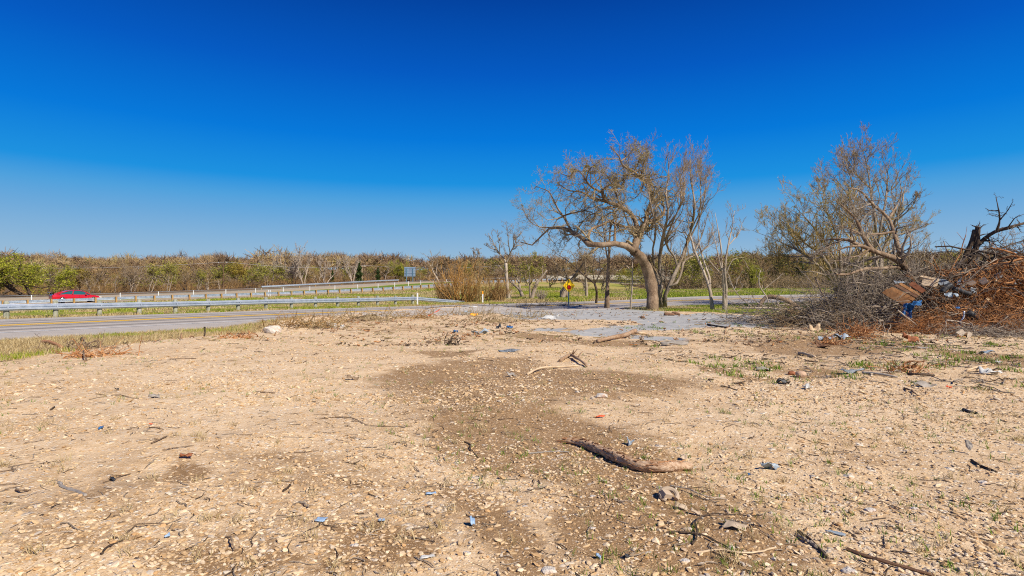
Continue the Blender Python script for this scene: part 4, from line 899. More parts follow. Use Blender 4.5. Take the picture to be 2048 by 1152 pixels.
for k, (px, mt, lab) in enumerate(((795, 'lime', 'yellow-green tree behind the big highway sign, left one'), (818, 'lime', 'yellow-green tree behind the big highway sign, middle one'), (838, 'olive', 'olive tree just right of the big highway sign'))):
    place(mt, pp_(px, 176), 176, .95 - .1 * k, prng.uniform(0, 6), lab)
GL = 'bare brown-grey tree in the dense tree line beyond the highway'; gl = 'bare trees of the left tree line'
place('lime', pp_(-5, 101), 101, (1.3, 1.3, 1.0), 4.0, 'green-yellow tree behind the bright low spreading one at the far left')
for px in np.arange(-60, 1300, 24.0):
    for row in range(3):
        q = px + prng.uniform(-8, 8); d = np.interp(q, [0, 200, 450, 700, 1000, 1200], [118, 122, 142, 172, 196, 205]) + row * 9 + prng.uniform(-3, 3)
        if row == 0 and (q < 90): continue
        sc = prng.uniform(.5, .98) * (1.0 if row < 2 else 1.25)
        kind = 'brown' if prng.random() < .74 else ('olive' if prng.random() < .7 else 'mustard')
        place(kind, pp_(q, d), d, (sc * prng.uniform(1.15, 1.6), sc * prng.uniform(1.15, 1.6), sc), prng.uniform(0, 6.3), GL if kind == 'brown' else 'budding olive-green tree among the bare ones beyond the highway', gl if kind == 'brown' else 'budding trees of the left tree line')
place('lime', pp_(98, 108), 108, (1.0, 1.0, .8), 3.0, 'small green-yellow tree just left of the red car')
for k, (px, d, sc, kind, lab) in enumerate(((262, 116, 1.05, 'brown', 'taller bare tree rising above the line right of the red car'), (300, 120, .95, 'olive', 'budding tree with airy crown between the red car and the yellow-fringed tree'), (415, 128, .8, 'brown', 'rounded bare tree just left of the dark utility pole'), (770, 172, 1.25, 'brown', 'tall bare tree left of the big highway sign'), (876, 180, 1.3, 'brown', 'tall bare tree on the skyline above the leftmost brown shrub'))):
    place(kind, pp_(px, d), d, (sc * 1.25, sc * 1.25, sc), prng.uniform(0, 6), lab)
for k, (px, d, sc, kind, lab) in enumerate(((1170, 84, .62, 'brown', 'bare scrubby tree on the embankment right of the yellow sign'), (1205, 92, .7, 'brown', 'bare scrubby tree in front of the overpass end'), (1255, 88, .6, 'olive', 'small budding tree seen left of the oak trunk'), (1335, 82, .62, 'brown', 'bare scrubby tree seen between oak trunk and the forked sapling'), (1100, 98, .75, 'brown', 'bare scrubby tree on the embankment left of the yellow sign'), (1050, 104, .7, 'olive', 'small budding tree on the embankment behind the leaning brown double trunk'), (1470, 80, .6, 'brown', 'low bare tree on the verge right of the twin-stemmed tree'))):
    place(kind, pp_(px, d), d, (sc * 1.3, sc * 1.3, sc), prng.uniform(0, 6), lab)
GR = 'bare brown-grey tree in the tree line across the road on the right'; gr_ = 'bare trees of the right tree line'
for px in np.arange(1290, 2260, 26.0):
    for row in range(3):
        q = px + prng.uniform(-10, 10); d = np.interp(q, [1290, 1400, 1700, 2200], [118, 92, 90, 84]) + row * 8 + prng.uniform(-2.5, 2.5)
        if row < 2 and 1545 < q < 1665: d += 14
        kind = 'brown' if prng.random() < .62 else 'olive'; sc = prng.uniform(.66, .95) * (1.0 + .12 * row)
        place(kind, pp_(q, d), d, (sc * prng.uniform(1, 1.3), sc * prng.uniform(1, 1.3), sc), prng.uniform(0, 6.3), GR if kind == 'brown' else 'budding olive-green tree in the tree line across the road on the right', gr_ if kind == 'brown' else 'budding trees of the right tree line')
place('lime', pp_(1508, 90), 90, .55, 1.0, 'small bright green tree among the bare ones right of the twin-stemmed tree')
place('cedar', pp_(1600, 104), 104, .9, 1.0, 'dark cedar behind the left side of the fan-shaped tree')
place('cedar', pp_(1532, 106), 106, .85, 2.0, 'dark olive cedar right of the small bright green tree')
for lst in PR.values():      # a prototype no copy was made from is taken away
    for o in lst:
        if o.name not in used_first:
            for ch in list(o.children): bpy.data.objects.remove(ch)
            bpy.data.objects.remove(o)
# under-storey below the trees
def scrub(name, xs, n, seed, mats, hh=(1.0, 2.6)):
    r = np.random.default_rng(seed); px = r.uniform(xs[0], xs[1], n); dn = np.interp(px, xs[2], xs[3]) + r.uniform(-2, 24, n)
    X = (px - 1024) / F * dn; base = np.c_[X, dn, H(X, dn)]; L = r.uniform(*hh, n); d = nrm(r.normal(size=(n, 3)) * .35 + [0, 0, 1]); ps = [base]
    for q in range(3): d = nrm(d + r.normal(size=d.shape) * .25); ps.append(ps[-1] + d * (L / 3)[:, None])
    ps = np.stack(ps, 1); rs = np.linspace(.03, .012, 4)[None].repeat(n, 0); l1 = branch_set(ps, rs, 6, .5, ang=(20, 60), t0=.1, n=3, gnarl=.3, up=.1, rmin=.018, r=r)
    l2 = branch_set(*l1, 2, .6, ang=(20, 60), t0=.1, n=3, gnarl=.3, up=.1, rmin=.016, r=r)
    o = join_levels([((ps, rs), 3), (l1, 3), (l2, 3)]).build(name, M[mats], loc=(0, 0, 0)); return tag(o, kind='stuff')
scrub('undergrowth', (-80, 1150, [0, 200, 450, 700, 1000, 1200], [112, 116, 137, 167, 190, 200]), 2600, 201, 'shrubtwig')
scrub('undergrowth', (1290, 2250, [1290, 1400, 1700, 2200], [114, 88, 86, 80]), 3600, 202, 'greytwig')
# wooded ridge
def ridge_wood():
    r = np.random.default_rng(210); n = 1500; a = r.uniform(-1.05, 1.05, n); d = 205 + 235 * r.random(n) ** .9; X = a * d * .98; Y = d
    hz = H(X, Y); R_ = r.uniform(2.4, 6.0, n) * (.65 + .7 * vnoise(X, Y, 30, 4)); tone = np.clip(vnoise(X, Y, 22, 9) * .5 + r.random(n) * .75 - .12, 0, 1); k = 190
    th = r.uniform(0, 2 * pi, (n, k)); u = r.uniform(-.25, 1, (n, k)); q = np.sqrt(1 - u ** 2); dirs = np.stack([np.cos(th) * q, np.sin(th) * q, u], -1)
    rr_ = (r.uniform(.45, 1.0, (n, k)) * (1 + .25 * r.normal(size=(n, k)) * .5)); ctr = np.stack([X, Y, hz + R_ * .95], 1)[:, None, :]
    b0 = ctr + dirs * (R_[:, None] * rr_ * .62)[..., None] * [1, 1, .8]; b1 = b0 + nrm(dirs + r.normal(size=dirs.shape) * .9 + [0, 0, .05]) * (R_[:, None] * r.uniform(.25, .6, (n, k)))[..., None]
    sd = nrm(np.cross(b1 - b0, r.normal(size=b0.shape))) * r.uniform(.05, .17, (n, k))[..., None]
    V = np.stack([b0 - sd, b0 + sd, b1 + sd * .3, b1 - sd * .3], 2).reshape(-1, 3); i = np.arange(n * k) * 4
    m = MB(); m.add(V, np.stack([i, i + 1, i + 2, i + 3], 1), rnd=np.clip(np.repeat(tone, k) + r.normal(size=n * k) * .10, 0, 1))
    tag(m.build('far_wood', M['ridgetwig'], loc=(0, 0, 0), rnd=True), kind='stuff')
    tr = MB(); bp = np.stack([X, Y, hz - .3], 1); tp = bp + np.stack([r.normal(size=n) * .4, 0 * X, R_ * 1.6], 1); V, Q, T = tube_arrays(np.stack([bp, (bp + tp) / 2, tp], 1), np.tile([.16, .12, .05], (n, 1)), 4, cap=False); tr.add(V, Q); tag(tr.build('far_wood_trunks', M['greybark'], loc=(0, 0, 0)), kind='stuff')
    kk = r.random(n) < .10; m = MB(); leaf_tris(m, ctr[kk, 0], 120, 1.3, .38, r); tag(m.build('far_wood_evergreens', M['cedarleaf'], loc=(0, 0, 0), rnd=True), kind='stuff')
s = NT('ridge_twig'); s.fin(s.ramp(s.attr('rnd'), [(0, (.11, .07, .04)), (.25, (.20, .13, .075)), (.5, (.31, .21, .12)), (.7, (.37, .255, .12)), (.85, (.29, .24, .08)), (1, (.43, .35, .23))]), .95, 0, .1); M['ridgetwig'] = s.m
ridge_wood()
# ------------------------------------------------------------------ debris pile
def HM(x, y): return float((H(np.array([x]), np.array([y])) + mound(np.array([float(x)]), np.array([float(y)])))[0])
mm = lambda x, y: H(x, y) + mound(x, y)
def GM(px, py, d0=2.0, d1=120.0):
    d = np.geomspace(d0, d1, 900); X = (px - 1024) / F * d; Z = CAMZ + (576 - py) / F * d; hh = mm(X, d); k = np.nonzero(Z <= hh)[0]
    i = k[0] if len(k) else len(d) - 1; return np.array([X[i], d[i], hh[i]])
ZP = lambda a, b: (1700 + a * .191, 500 + b * .191)

# fallen and broken limbs, traced
def limb_thing(name, label, limbs, conv, d, seed, mats, lv, twig_r=.006, depth=1.0, group=None, cat='fallen branch', up=.05, ang=(30, 70), part='branch', depthbase=0):
    r = np.random.default_rng(seed); L = traced_limbs(limbs, conv, d, depth, seed=seed); b = L[0][0][0]; root = thing(name, label, cat, b, group=group); mb = MB()
    for p, rr_ in L: V, Q, T = tube_arrays(p[None], rr_[None], 8 if rr_[0] > .05 else 5); mb.add(V, Q, T)
    mb.build('limb', M[mats[0]], root, smooth=True)
    if lv:
        cur = (np.stack([p for p, _ in L]), np.stack([q for _, q in L])); levels = []
        for q, (m, ln) in enumerate(lv): cur = branch_set(cur[0], cur[1], m, ln, ang=ang, t0=.25 if q == 0 else .1, n=6 if q == 0 else 4, gnarl=.32, up=up, rmin=twig_r, r=r, rr=.5); levels.append((cur, 4 if q == 0 else 3))
        join_levels(levels).build('twigs', M[mats[1]], root, smooth=True)
    return root
limb_thing('fallen_tree', 'uprooted bare tree leaning left out of the debris pile, thick curved trunk', [
    ([(1020, 745), (965, 735), (900, 715), (858, 660), (812, 620), (740, 595), (640, 555), (545, 517), (440, 525)], .17, .03),
    ([(845, 668), (790, 668), (720, 672), (640, 678), (565, 702), (505, 702)], .09, .03),
    ([(740, 595), (690, 570), (645, 500), (612, 420), (570, 375), (520, 330)], .09, .012), ([(860, 660), (832, 570), (808, 480), (780, 410), (700, 340), (630, 265), (560, 250)], .09, .012),
    ([(808, 480), (730, 492), (640, 495), (560, 470)], .05, .01), ([(545, 517), (430, 580), (360, 640)], .04, .01), ([(640, 555), (560, 560), (470, 590), (400, 600)], .05, .01), ([(690, 560), (640, 600), (560, 620), (480, 640)], .04, .01),
    ([(780, 410), (830, 330), (850, 250)], .05, .01), ([(645, 500), (560, 460), (470, 440)], .04, .01)], Z5, 21.5, 301, ('oak', 'brushtwig'), ((9, .36), (6, .5), (5, .5)), depth=2.0, cat='fallen tree', twig_r=.006)
limb_thing('broken_snag', 'dark splintered upright limbs rising from the right of the pile', [
    ([(1060, 740), (1110, 690), (1165, 640), (1200, 575), (1218, 520), (1228, 470)], .14, .08), ([(1150, 700), (1200, 640), (1225, 590), (1240, 540), (1245, 455)], .14, .10),
    ([(1200, 640), (1240, 560), (1290, 510), (1340, 478), (1400, 462), (1490, 435)], .12, .05), ([(1345, 475), (1358, 420), (1350, 350), (1340, 300)], .05, .012), ([(1358, 420), (1400, 370), (1430, 320)], .03, .01), ([(1350, 370), (1310, 370), (1290, 360)], .03, .01), ([(1400, 462), (1440, 410), (1480, 390)], .03, .01),
    ([(1300, 505), (1310, 560), (1295, 600)], .03, .01), ([(1228, 570), (1230, 620), (1222, 650)], .03, .012), ([(1110, 690), (1060, 720), (1000, 700), (970, 690)], .04, .01)], Z5, 24.5, 303, ('darkbark', 'darkbark'), ((5, .28), (4, .5), (3, .5)), depth=1.0, cat='broken tree', twig_r=.006)
limb_thing('fallen_limb', 'dark heavy limb slanting up to the right edge behind the pile', [([(1150, 745), (1210, 700), (1255, 660), (1320, 632), (1400, 628), (1500, 595)], .13, .08), ([(1255, 660), (1300, 600), (1390, 560), (1500, 520)], .05, .012), ([(1320, 632), (1400, 590), (1480, 580)], .05, .012)], Z5, 24.0, 304, ('darkbark', 'brushtwig'), ((12, .42), (7, .5), (5, .5)), depth=1.2, twig_r=.007)
limb_thing('fallen_limb', 'arched dark limb at the left end of the brush, bent over the grass', [([(345, 918), (320, 890), (275, 858), (222, 830), (150, 820), (115, 845), (92, 882)], .13, .09)], Z5, 27.5, 305, ('oak', 'brushtwig'), (), depth=.8)
limb_thing('fallen_limb', 'long forked limb lying flat in front of the arched limb', [([(385, 925), (310, 885), (240, 890), (160, 880), (60, 878), (10, 880)], .10, .03), ([(300, 888), (250, 862), (200, 866)], .06, .02), ([(330, 905), (270, 900), (210, 900)], .05, .02), ([(160, 880), (105, 860), (60, 830), (20, 830)], .03, .01)], Z5, 27.2, 306, ('palebark', 'brushtwig'), ((6, .4), (4, .5)), depth=1.0)
limb_thing('fallen_branch', 'whitish upright curved branch over the arched limb', [([(150, 860), (140, 825), (105, 770), (98, 720), (108, 682)], .035, .015), ([(118, 790), (160, 755), (200, 720), (225, 700)], .02, .008)], Z5, 27.4, 307, ('palebark', 'palebark'), ((4, .35),), depth=.5)
limb_thing('fallen_branch', 'thin upright crooked twig branch left of the arched limb', [([(60, 870), (20, 840), (-20, 800), (-45, 750), (-60, 700)], .03, .008), ([(20, 840), (-40, 850), (-90, 790), (-110, 760)], .02, .006), ([(-20, 800), (10, 770), (0, 740)], .014, .005)], Z5, 28.0, 308, ('palebark', 'palebark'), ((4, .4), (3, .5)), depth=.6)
limb_thing('fallen_branch', 'reddish upright broken stems standing in the brush', [([(435, 820), (420, 780), (400, 730), (392, 715)], .045, .03), ([(440, 800), (450, 760), (420, 720)], .025, .01), ([(480, 800), (475, 760), (500, 735)], .02, .01)], Z5, 24.5, 309, ('oak', 'oaktwig'), ((4, .4),), depth=.4)
limb_thing('fallen_log', 'long grey log lying at the foot of the orange root tangle', [([(770, 850), (860, 800), (960, 790), (1080, 795), (1200, 780)], .10, .06)], ZP, 18.4, 310, ('greybark', 'brushtwig'), ((3, .2),), depth=.2)
limb_thing('fallen_branch', 'pale curved branch sweeping across the front of the tangle', [([(1000, 738), (1100, 745), (1200, 765), (1300, 790), (1350, 810)], .03, .018), ([(1200, 760), (1160, 800), (1150, 830)], .015, .01)], ZP, 18.0, 311, ('palebark', 'brushtwig'), (), depth=.2)
limb_thing('fallen_branch', 'pale stick leaning on the blue tarp', [([(500, 630), (560, 680), (640, 740), (700, 790)], .026, .018)], ZP, 18.2, 312, ('palebark', 'brushtwig'), (), depth=.1)
limb_thing('fallen_branch', 'forked pale stick standing on its end in front of the grey log', [([(935, 900), (970, 850), (1005, 790), (1000, 745)], .022, .014), ([(990, 890), (1010, 830), (1000, 790)], .018, .012)], ZP, 17.6, 313, ('palebark', 'brushtwig'), (), depth=.1)
limb_thing('fallen_branch', 'dark bent branch along the middle of the brush heap', [([(160, 600), (260, 590), (380, 600), (480, 565), (580, 570), (700, 572)], .035, .02), ([(380, 600), (300, 640), (200, 655)], .02, .01)], ZP, 19.3, 314, ('greybark', 'brushtwig'), ((5, .3),), depth=.3)
for k, (pts, lab) in enumerate((([(345, 895), (365, 840), (350, 790), (355, 760)], 'short crooked stick poking up before the brush, left one of two'), ([(388, 900), (400, 840), (425, 810), (420, 780)], 'short crooked stick poking up before the brush, right one of two'))):
    limb_thing('fallen_stick', lab, [(pts, .017, .012)], ZP, 16.9, 320 + k, ('palebark', 'palebark'), (), depth=.05, cat='stick')

M['rustbark'] = bark('rust_bark', (.10, .035, .012), (.40, .16, .05), (.56, .32, .15), 7)
def heap_twigs(name, c, rad, hgt, n, Lr, seed, mat, rt=.008, flat=.35, kids=(4, .5), zoff=0.0):
    """an interwoven heap of twigs nobody could count"""
    r = np.random.default_rng(seed); a = r.uniform(0, 2 * pi, n); q = np.sqrt(r.random(n)); X = c[0] + np.cos(a) * q * rad[0]; Y = c[1] + np.sin(a) * q * rad[1]
    Zb = mm(X, Y) + zoff; top = hgt * np.clip(1 - q ** 2, 0, 1) ** .7; Z = Zb + r.random(n) * top
    d = r.normal(size=(n, 3)); d[:, 2] *= flat; d = nrm(d); L = r.uniform(*Lr, n); ps = [np.stack([X, Y, Z], 1)]
    for _ in range(5): d = nrm(d + r.normal(size=d.shape) * [.3, .3, .22] + [0, 0, -.03]); nx_ = ps[-1] + d * (L / 5)[:, None]; nx_[:, 2] = np.maximum(nx_[:, 2], mm(nx_[:, 0], nx_[:, 1]) + .01); ps.append(nx_)
    ps = np.stack(ps, 1); rs = (rt * r.uniform(.5, 2.0, n))[:, None] * np.linspace(1, .45, 6); lv = [((ps, rs), 4)]
    l1 = branch_set(ps, rs, kids[0], kids[1], ang=(25, 70), t0=.1, n=4, gnarl=.3, up=0.0, rmin=rt * .4, r=r, tip=False); lv.append((l1, 3))
    return tag(join_levels(lv).build(name, M[mat], loc=(0, 0, 0), smooth=True), kind='stuff')
heap_twigs('root_debris', (17.2, 19.8), (3.6, 2.0), .95, 800, (.3, 1.5), 416, 'rustbark', .008, kids=(5, .5))
heap_twigs('root_debris', (16.4, 19.4), (3.4, 1.9), .6, 500, (.3, 1.0), 417, 'darkbark', .010, kids=(4, .5))
g1 = GM(1730, 655); g2 = GM(1640, 650)
heap_twigs('brush_debris', (13.4, 21.0), (2.6, 2.2), 1.15, 900, (.8, 2.4), 401, 'brushtwig', .010)
heap_twigs('brush_debris', (11.9, 21.7), (1.8, 1.7), .7, 420, (.7, 2.0), 402, 'greytwig', .010)
heap_twigs('brush_debris', (15.2, 22.6), (2.8, 2.4), 1.3, 520, (.9, 2.6), 403, 'greybark', .012)
heap_twigs('brush_debris', (22.8, 25.6), (5.0, 3.0), 2.2, 800, (1.0, 3.0), 404, 'brushtwig', .012, flat=.7)
heap_twigs('brush_debris', (10.6, 23.6), (1.8, 1.8), .5, 120, (.8, 1.8), 405, 'palebark', .010)
heap_twigs('root_debris', (15.6, 18.9), (2.8, 1.7), .75, 650, (.3, 1.2), 406, 'rusttwig', .008, kids=(5, .5))
heap_twigs('root_debris', (20.2, 20.2), (3.6, 2.6), .75, 700, (.3, 1.4), 407, 'rustbark', .009, kids=(5, .5))
heap_twigs('root_debris', (15.4, 17.4), (2.6, 1.0), .25, 420, (.3, 1.1), 408, 'brushtwig', .008)
heap_twigs('root_debris', (13.2, 18.3), (.9, .7), .5, 260, (.3, .8), 409, 'rusttwig', .007, kids=(5, .5))

heap_twigs('stick_debris', (15.9, 19.2), (3.0, 1.6), .9, 150, (.6, 1.8), 411, 'rustbark', .018, flat=.3, kids=(2, .35))
heap_twigs('stick_debris', (20.2, 20.0), (3.6, 2.4), 1.0, 170, (.6, 2.2), 412, 'rustbark', .024, flat=.3, kids=(2, .35))
heap_twigs('stick_debris', (21.5, 22.6), (3.6, 2.4), 1.3, 150, (.8, 2.6), 413, 'oak', .026, flat=.35, kids=(3, .4))
heap_twigs('stick_debris', (14.2, 20.8), (2.6, 1.9), 1.25, 130, (.9, 2.6), 414, 'greybark', .020, flat=.3, kids=(4, .4))
heap_twigs('stick_debris', (16.6, 21.4), (3.4, 1.9), 1.2, 120, (.8, 2.4), 415, 'darkbark', .028, flat=.45, kids=(4, .4))
# crumpled sheets, planks, scraps
def sheet(name, label, cat, p, size, rot, mat, crumple=.05, n=10, seed=0, curl=0.0, th=.004, group=None, snow=None, irregular=.0):
    r = np.random.default_rng(seed); u = np.linspace(-.5, .5, n); U, W = np.meshgrid(u * size[0], u * size[1])
    if irregular: 
        sc = 1 - irregular * np.abs(vnoise(U * 3 / size[0] + 5, W * 3 / size[1], 1, seed)) * (np.maximum(np.abs(U / size[0]), np.abs(W / size[1])) * 2) ** 2; U = U * sc; W = W * sc
    Zz = (vnoise(U / size[0] * 3 + seed, W / size[1] * 3, .8, seed + 1) - .5) * crumple * 2 + (vnoise(U / size[0] * 7 + seed, W / size[1] * 7, .8, seed + 2) - .5) * crumple + curl * (U / size[0]) ** 2 * 4
    if mat == 'foil' and p[1] > 15 and p[0] > 8: U, W, Zz = U * .72, W * .72, Zz * .72
    T_ = np.stack([U, W, Zz], -1).reshape(-1, 3); B_ = T_ - [0, 0, th]; R = rotm(*rot); V = np.r_[T_, B_] @ R.T; V = V + np.array(p); N_ = n * n
    i = (np.arange(n - 1)[:, None] * n + np.arange(n - 1)[None]).ravel(); Q = np.r_[np.stack([i, i + 1, i + n + 1, i + n], 1), np.stack([i, i + n, i + n + 1, i + 1], 1) + N_]
    ed = np.r_[np.arange(n), (np.arange(1, n) + 1) * n - 1, np.arange(n - 2, -1, -1) + n * (n - 1), np.arange(n - 2, 0, -1) * n]; e2 = np.roll(ed, -1)
    Q = np.r_[Q, np.stack([ed, ed + N_, e2 + N_, e2], 1)]
    m = MB(); m.add(V, Q); return tag(m.build(name, M[mat] if isinstance(mat, str) else mat, loc=p, smooth=True), label, cat, group)
def plank(name, label, a, b, wd, th, mat, roll=0.0, cat='plank', group=None):
    a = np.array(a, float); b = np.array(b, float); d = b - a; L = np.linalg.norm(d); az = math.atan2(d[1], d[0]); pt_ = -math.asin(d[2] / L); m = MB(); r = np.random.default_rng(int(L * 1e4) % 9999)
    R = rotm(0, 0, az) @ rotm(0, pt_, 0) @ rotm(roll, 0, 0); n = 7; X = np.linspace(-L / 2, L / 2, n); V = []
    for k, x in enumerate(X):
        w_ = wd * (.92 + .12 * r.random()) * (1 if 0 < k < n - 1 else .85); t_ = th; x_ = x + (r.normal() * L * .01 if k in (0, n - 1) else 0); V += [(x_, -w_ / 2, -t_ / 2), (x_ + .01, w_ / 2, -t_ / 2), (x_ + .01, w_ / 2, t_ / 2), (x_, -w_ / 2, t_ / 2)]
    V = np.array(V) @ R.T + (a + b) / 2; i = (np.arange(n - 1)[:, None] * 4 + np.arange(4)[None]).ravel(); j = (np.arange(n - 1)[:, None] * 4 + (np.arange(4)[None] + 1) % 4).ravel()
    m.add(V, np.r_[np.stack([i, j, j + 4, i + 4], 1), [[3, 2, 1, 0], [n * 4 - 4, n * 4 - 3, n * 4 - 2, n * 4 - 1]]])
    return tag(m.build(name, M[mat], loc=(a + b) / 2), label, cat, group)
M['bluetarp'] = mottled('blue_tarp', (.008, .04, .15), (.03, .16, .38), 9, .45, .5, .01)
M['foil'] = mottled('grey_sheeting', (.04, .055, .075), (.30, .33, .37), 11, .55, .8, .02, .2, .3)
M['clear'] = mottled('clear_plastic', (.18, .24, .30), (.38, .43, .47), 12, .25, .5, .01)
heap_twigs('stick_debris', (19.2, 22.8), (3.6, 2.0), 1.3, 120, (1.0, 3.0), 418, 'darkbark', .034, flat=.55, kids=(4, .4))
heap_twigs('stick_debris', (18.0, 20.6), (3.4, 1.8), 1.3, 150, (.8, 2.4), 419, 'rustbark', .030, flat=.4, kids=(3, .4))
M['rustwood'] = mottled('rusty_board', (.22, .09, .03), (.55, .28, .11), 5, .85, .4, .01, stretch=(1, 1, .3))
M['brownwood'] = mottled('brown_board', (.10, .05, .03), (.25, .14, .08), 6, .85, .4, .01)
M['paleboard'] = mottled('pale_board', (.42, .30, .18), (.62, .48, .32), 6, .85, .3, .01)
M['greyboard'] = mottled('grey_board', (.18, .16, .14), (.38, .34, .30), 6, .85, .4, .01)
M['card'] = mottled('cardboard', (.34, .26, .18), (.52, .41, .30), 5, .9, .3, .005)
M['blackplastic'] = mottled('black_plastic', (.012, .014, .016), (.06, .06, .065), 9, .45, .4, .01)
M['redplastic'] = mottled('red_plastic', (.55, .08, .03), (.70, .14, .05), 6, .5, .1, .003)
M['brick'] = mottled('tan_brick', (.40, .26, .17), (.55, .38, .26), 9, .9, .5, .01)
M['bluescrap'] = mottled('blue_grey_scrap', (.16, .26, .42), (.34, .46, .60), 7, .5, .2, .004)
M['paper'] = mottled('white_scrap', (.36, .36, .35), (.58, .58, .56), 8, .7, .3, .004)
M['rustmetal'] = mottled('rust_metal', (.20, .07, .03), (.38, .15, .07), 9, .8, .4, .006)
M['whiterock'] = mottled('white_boulder', (.36, .30, .24), (.60, .55, .48), 5, .9, .9, .03, c3=(.48, .26, .15))
Pz = lambda a, b, d: P(*ZP(a, b), d)
plank('board', 'wide rust-brown board leaning out of the pile, lowest of the fanned boards', Pz(365, 425, 19.4), Pz(610, 560, 18.5), .26, .035, 'rustwood', roll=.9)
plank('board', 'narrow rust-brown board just above the widest one', Pz(420, 395, 19.5), Pz(665, 520, 18.7), .13, .035, 'rustwood', roll=.8)
plank('board', 'thin dark board in the fan, third from the bottom', Pz(470, 365, 19.6), Pz(700, 490, 18.9), .10, .03, 'brownwood', roll=.7)
plank('board', 'orange-brown board, topmost of the fanned boards', Pz(520, 350, 19.7), Pz(725, 470, 19.0), .10, .03, 'rustwood', roll=.7)
plank('board', 'reddish brown board slanting under the leaning tree trunk', Pz(635, 345, 19.6), Pz(770, 435, 19.1), .17, .04, 'rustmetal', roll=.8)
plank('board', 'broad pale tan split board on top of the pile beside the trunk', Pz(760, 325, 19.8), Pz(925, 345, 19.5), .40, .05, 'paleboard', roll=.9)
plank('board', 'long thin pale strip lying over the broad tan board', Pz(735, 275, 19.9), Pz(905, 312, 19.6), .10, .04, 'paleboard', roll=.6)
plank('board', 'brown board near the right edge, pointing up and left', Pz(1540, 330, 20.0), Pz(1750, 380, 19.6), .12, .03, 'rustwood', roll=.7)
plank('board', 'red-brown rail on top of the pile near the right edge', Pz(1600, 290, 21.0), Pz(1740, 268, 21.0), .10, .06, 'rustmetal', roll=.7)
for k, (a, b, w_, mt, lab) in enumerate((((1460, 440), (1530, 320), .12, 'paleboard', 'upright bent tan board at the right of the pile'), ((1380, 300), (1420, 350), .2, 'card', 'pale upright splintered piece behind the dark pipe'), ((1560, 470), (1800, 440), .09, 'brownwood', 'dark brown board near the right edge, lying level'), ((1620, 520), (1820, 600), .08, 'rustwood', 'rust-brown board low at the right edge'), ((1240, 330), (1300, 360), .2, 'card', 'small tan chunk on the pile right of the grey sheeting'), ((1000, 690), (1060, 715), .1, 'greyboard', 'short weathered board in the middle of the root tangle'))):
    plank('board', lab, Pz(*a, 19.6), Pz(*b, 19.3), w_, .03, mt, roll=.7)
sheet('blue_tarp', 'crumpled bright blue tarp hanging down the front of the pile', 'tarp', Pz(600, 640, 18.5), (.38, .52), (1.25, .25, -.5), 'bluetarp', .16, 16, 1, irregular=.5)
sheet('blue_tarp', 'dark blue tarp flap spread on top of the hanging blue tarp', 'tarp', Pz(705, 550, 18.7), (.40, .26), (.7, .2, .2), 'bluetarp', .12, 12, 2, irregular=.5)
sheet('metal_sheet', 'crumpled grey-blue metal sheeting on top of the pile', 'metal sheet', Pz(985, 345, 19.6), (.75, .55), (.75, .1, .3), 'foil', .12, 16, 3, irregular=.4)
sheet('metal_sheet', 'folded shiny grey sheeting right of the crumpled one', 'metal sheet', Pz(1160, 350, 19.7), (.6, .5), (.9, -.3, .6), 'foil', .15, 14, 4, irregular=.4)
sheet('metal_sheet', 'small twisted grey sheet above the level dark pipe', 'metal sheet', Pz(1290, 430, 19.4), (.5, .35), (.9, .5, .2), 'foil', .12, 12, 5, irregular=.4)
sheet('metal_sheet', 'grey-blue sheeting at the right edge of the pile', 'metal sheet', Pz(1770, 330, 20.2), (1.1, .45), (.8, .1, .1), 'foil', .12, 16, 6, irregular=.4)
sheet('metal_sheet', 'curled dark grey sheet peak near the right of the pile', 'metal sheet', Pz(1540, 275, 20.4), (.7, .35), (.7, -.4, .2), 'foil', .14, 14, 7, irregular=.4)
sheet('metal_sheet', 'thin blue-grey sheet over the fan of boards', 'metal sheet', Pz(520, 335, 19.9), (.7, .25), (.7, 0, .1), 'foil', .08, 12, 8, irregular=.3)
sheet('plastic_scrap', 'small clear plastic scrap in the orange roots', 'plastic scrap', Pz(1110, 470, 18.9), (.22, .2), (.8, 0, .4), 'clear', .05, 8, 9, irregular=.4)
sheet('plastic_scrap', 'torn pale plastic hanging on the grey sheeting', 'plastic scrap', Pz(1030, 470, 19.0), (.3, .25), (1.0, 0, -.4), 'clear', .07, 8, 10, irregular=.5)
sheet('plastic_scrap', 'light blue plastic bit in the root tangle', 'plastic scrap', Pz(1130, 603, 18.5), (.16, .10), (.7, 0, -.2), 'bluetarp', .02, 7, 11, irregular=.4)
for k, (pts, rr_, mt, lab) in enumerate((([(1085, 405), (1150, 425), (1230, 455), (1260, 460)], .085, 'blackplastic', 'dark curved pipe lying in the top of the pile'), ([(960, 440), (1010, 390), (1060, 365)], .09, 'blackplastic', 'black pipe end pointing up left of the curved pipe'), ([(1195, 640), (1190, 700), (1165, 740)], .028, 'steel', 'thin silvery bent pipe sticking up in the tangle'), ([(1160, 735), (1150, 790)], .03, 'bluetarp', 'short blue pipe end below the silvery bent pipe'))):
    m_ = MB(); w_ = spline([Pz(a, b, 19.2 if k < 2 else 18.2) for a, b in pts], 10); add_tube(m_, w_, rr_, 12); tag(m_.build('pipe', M[mt], loc=w_[0], smooth=True), lab, 'pipe')
m_ = MB(); c_ = Pz(1290, 705, 18.3); add_tube(m_, [c_ + [-.2, 0, .1], c_ + [-.12, 0, .12], c_ + [.12, .05, .0], c_ + [.18, .05, -.03]], [.07, .11, .10, .07], 14); tag(m_.build('bucket', M['blackplastic'], loc=c_, smooth=True), 'black crushed bucket in the orange root tangle', 'bucket')

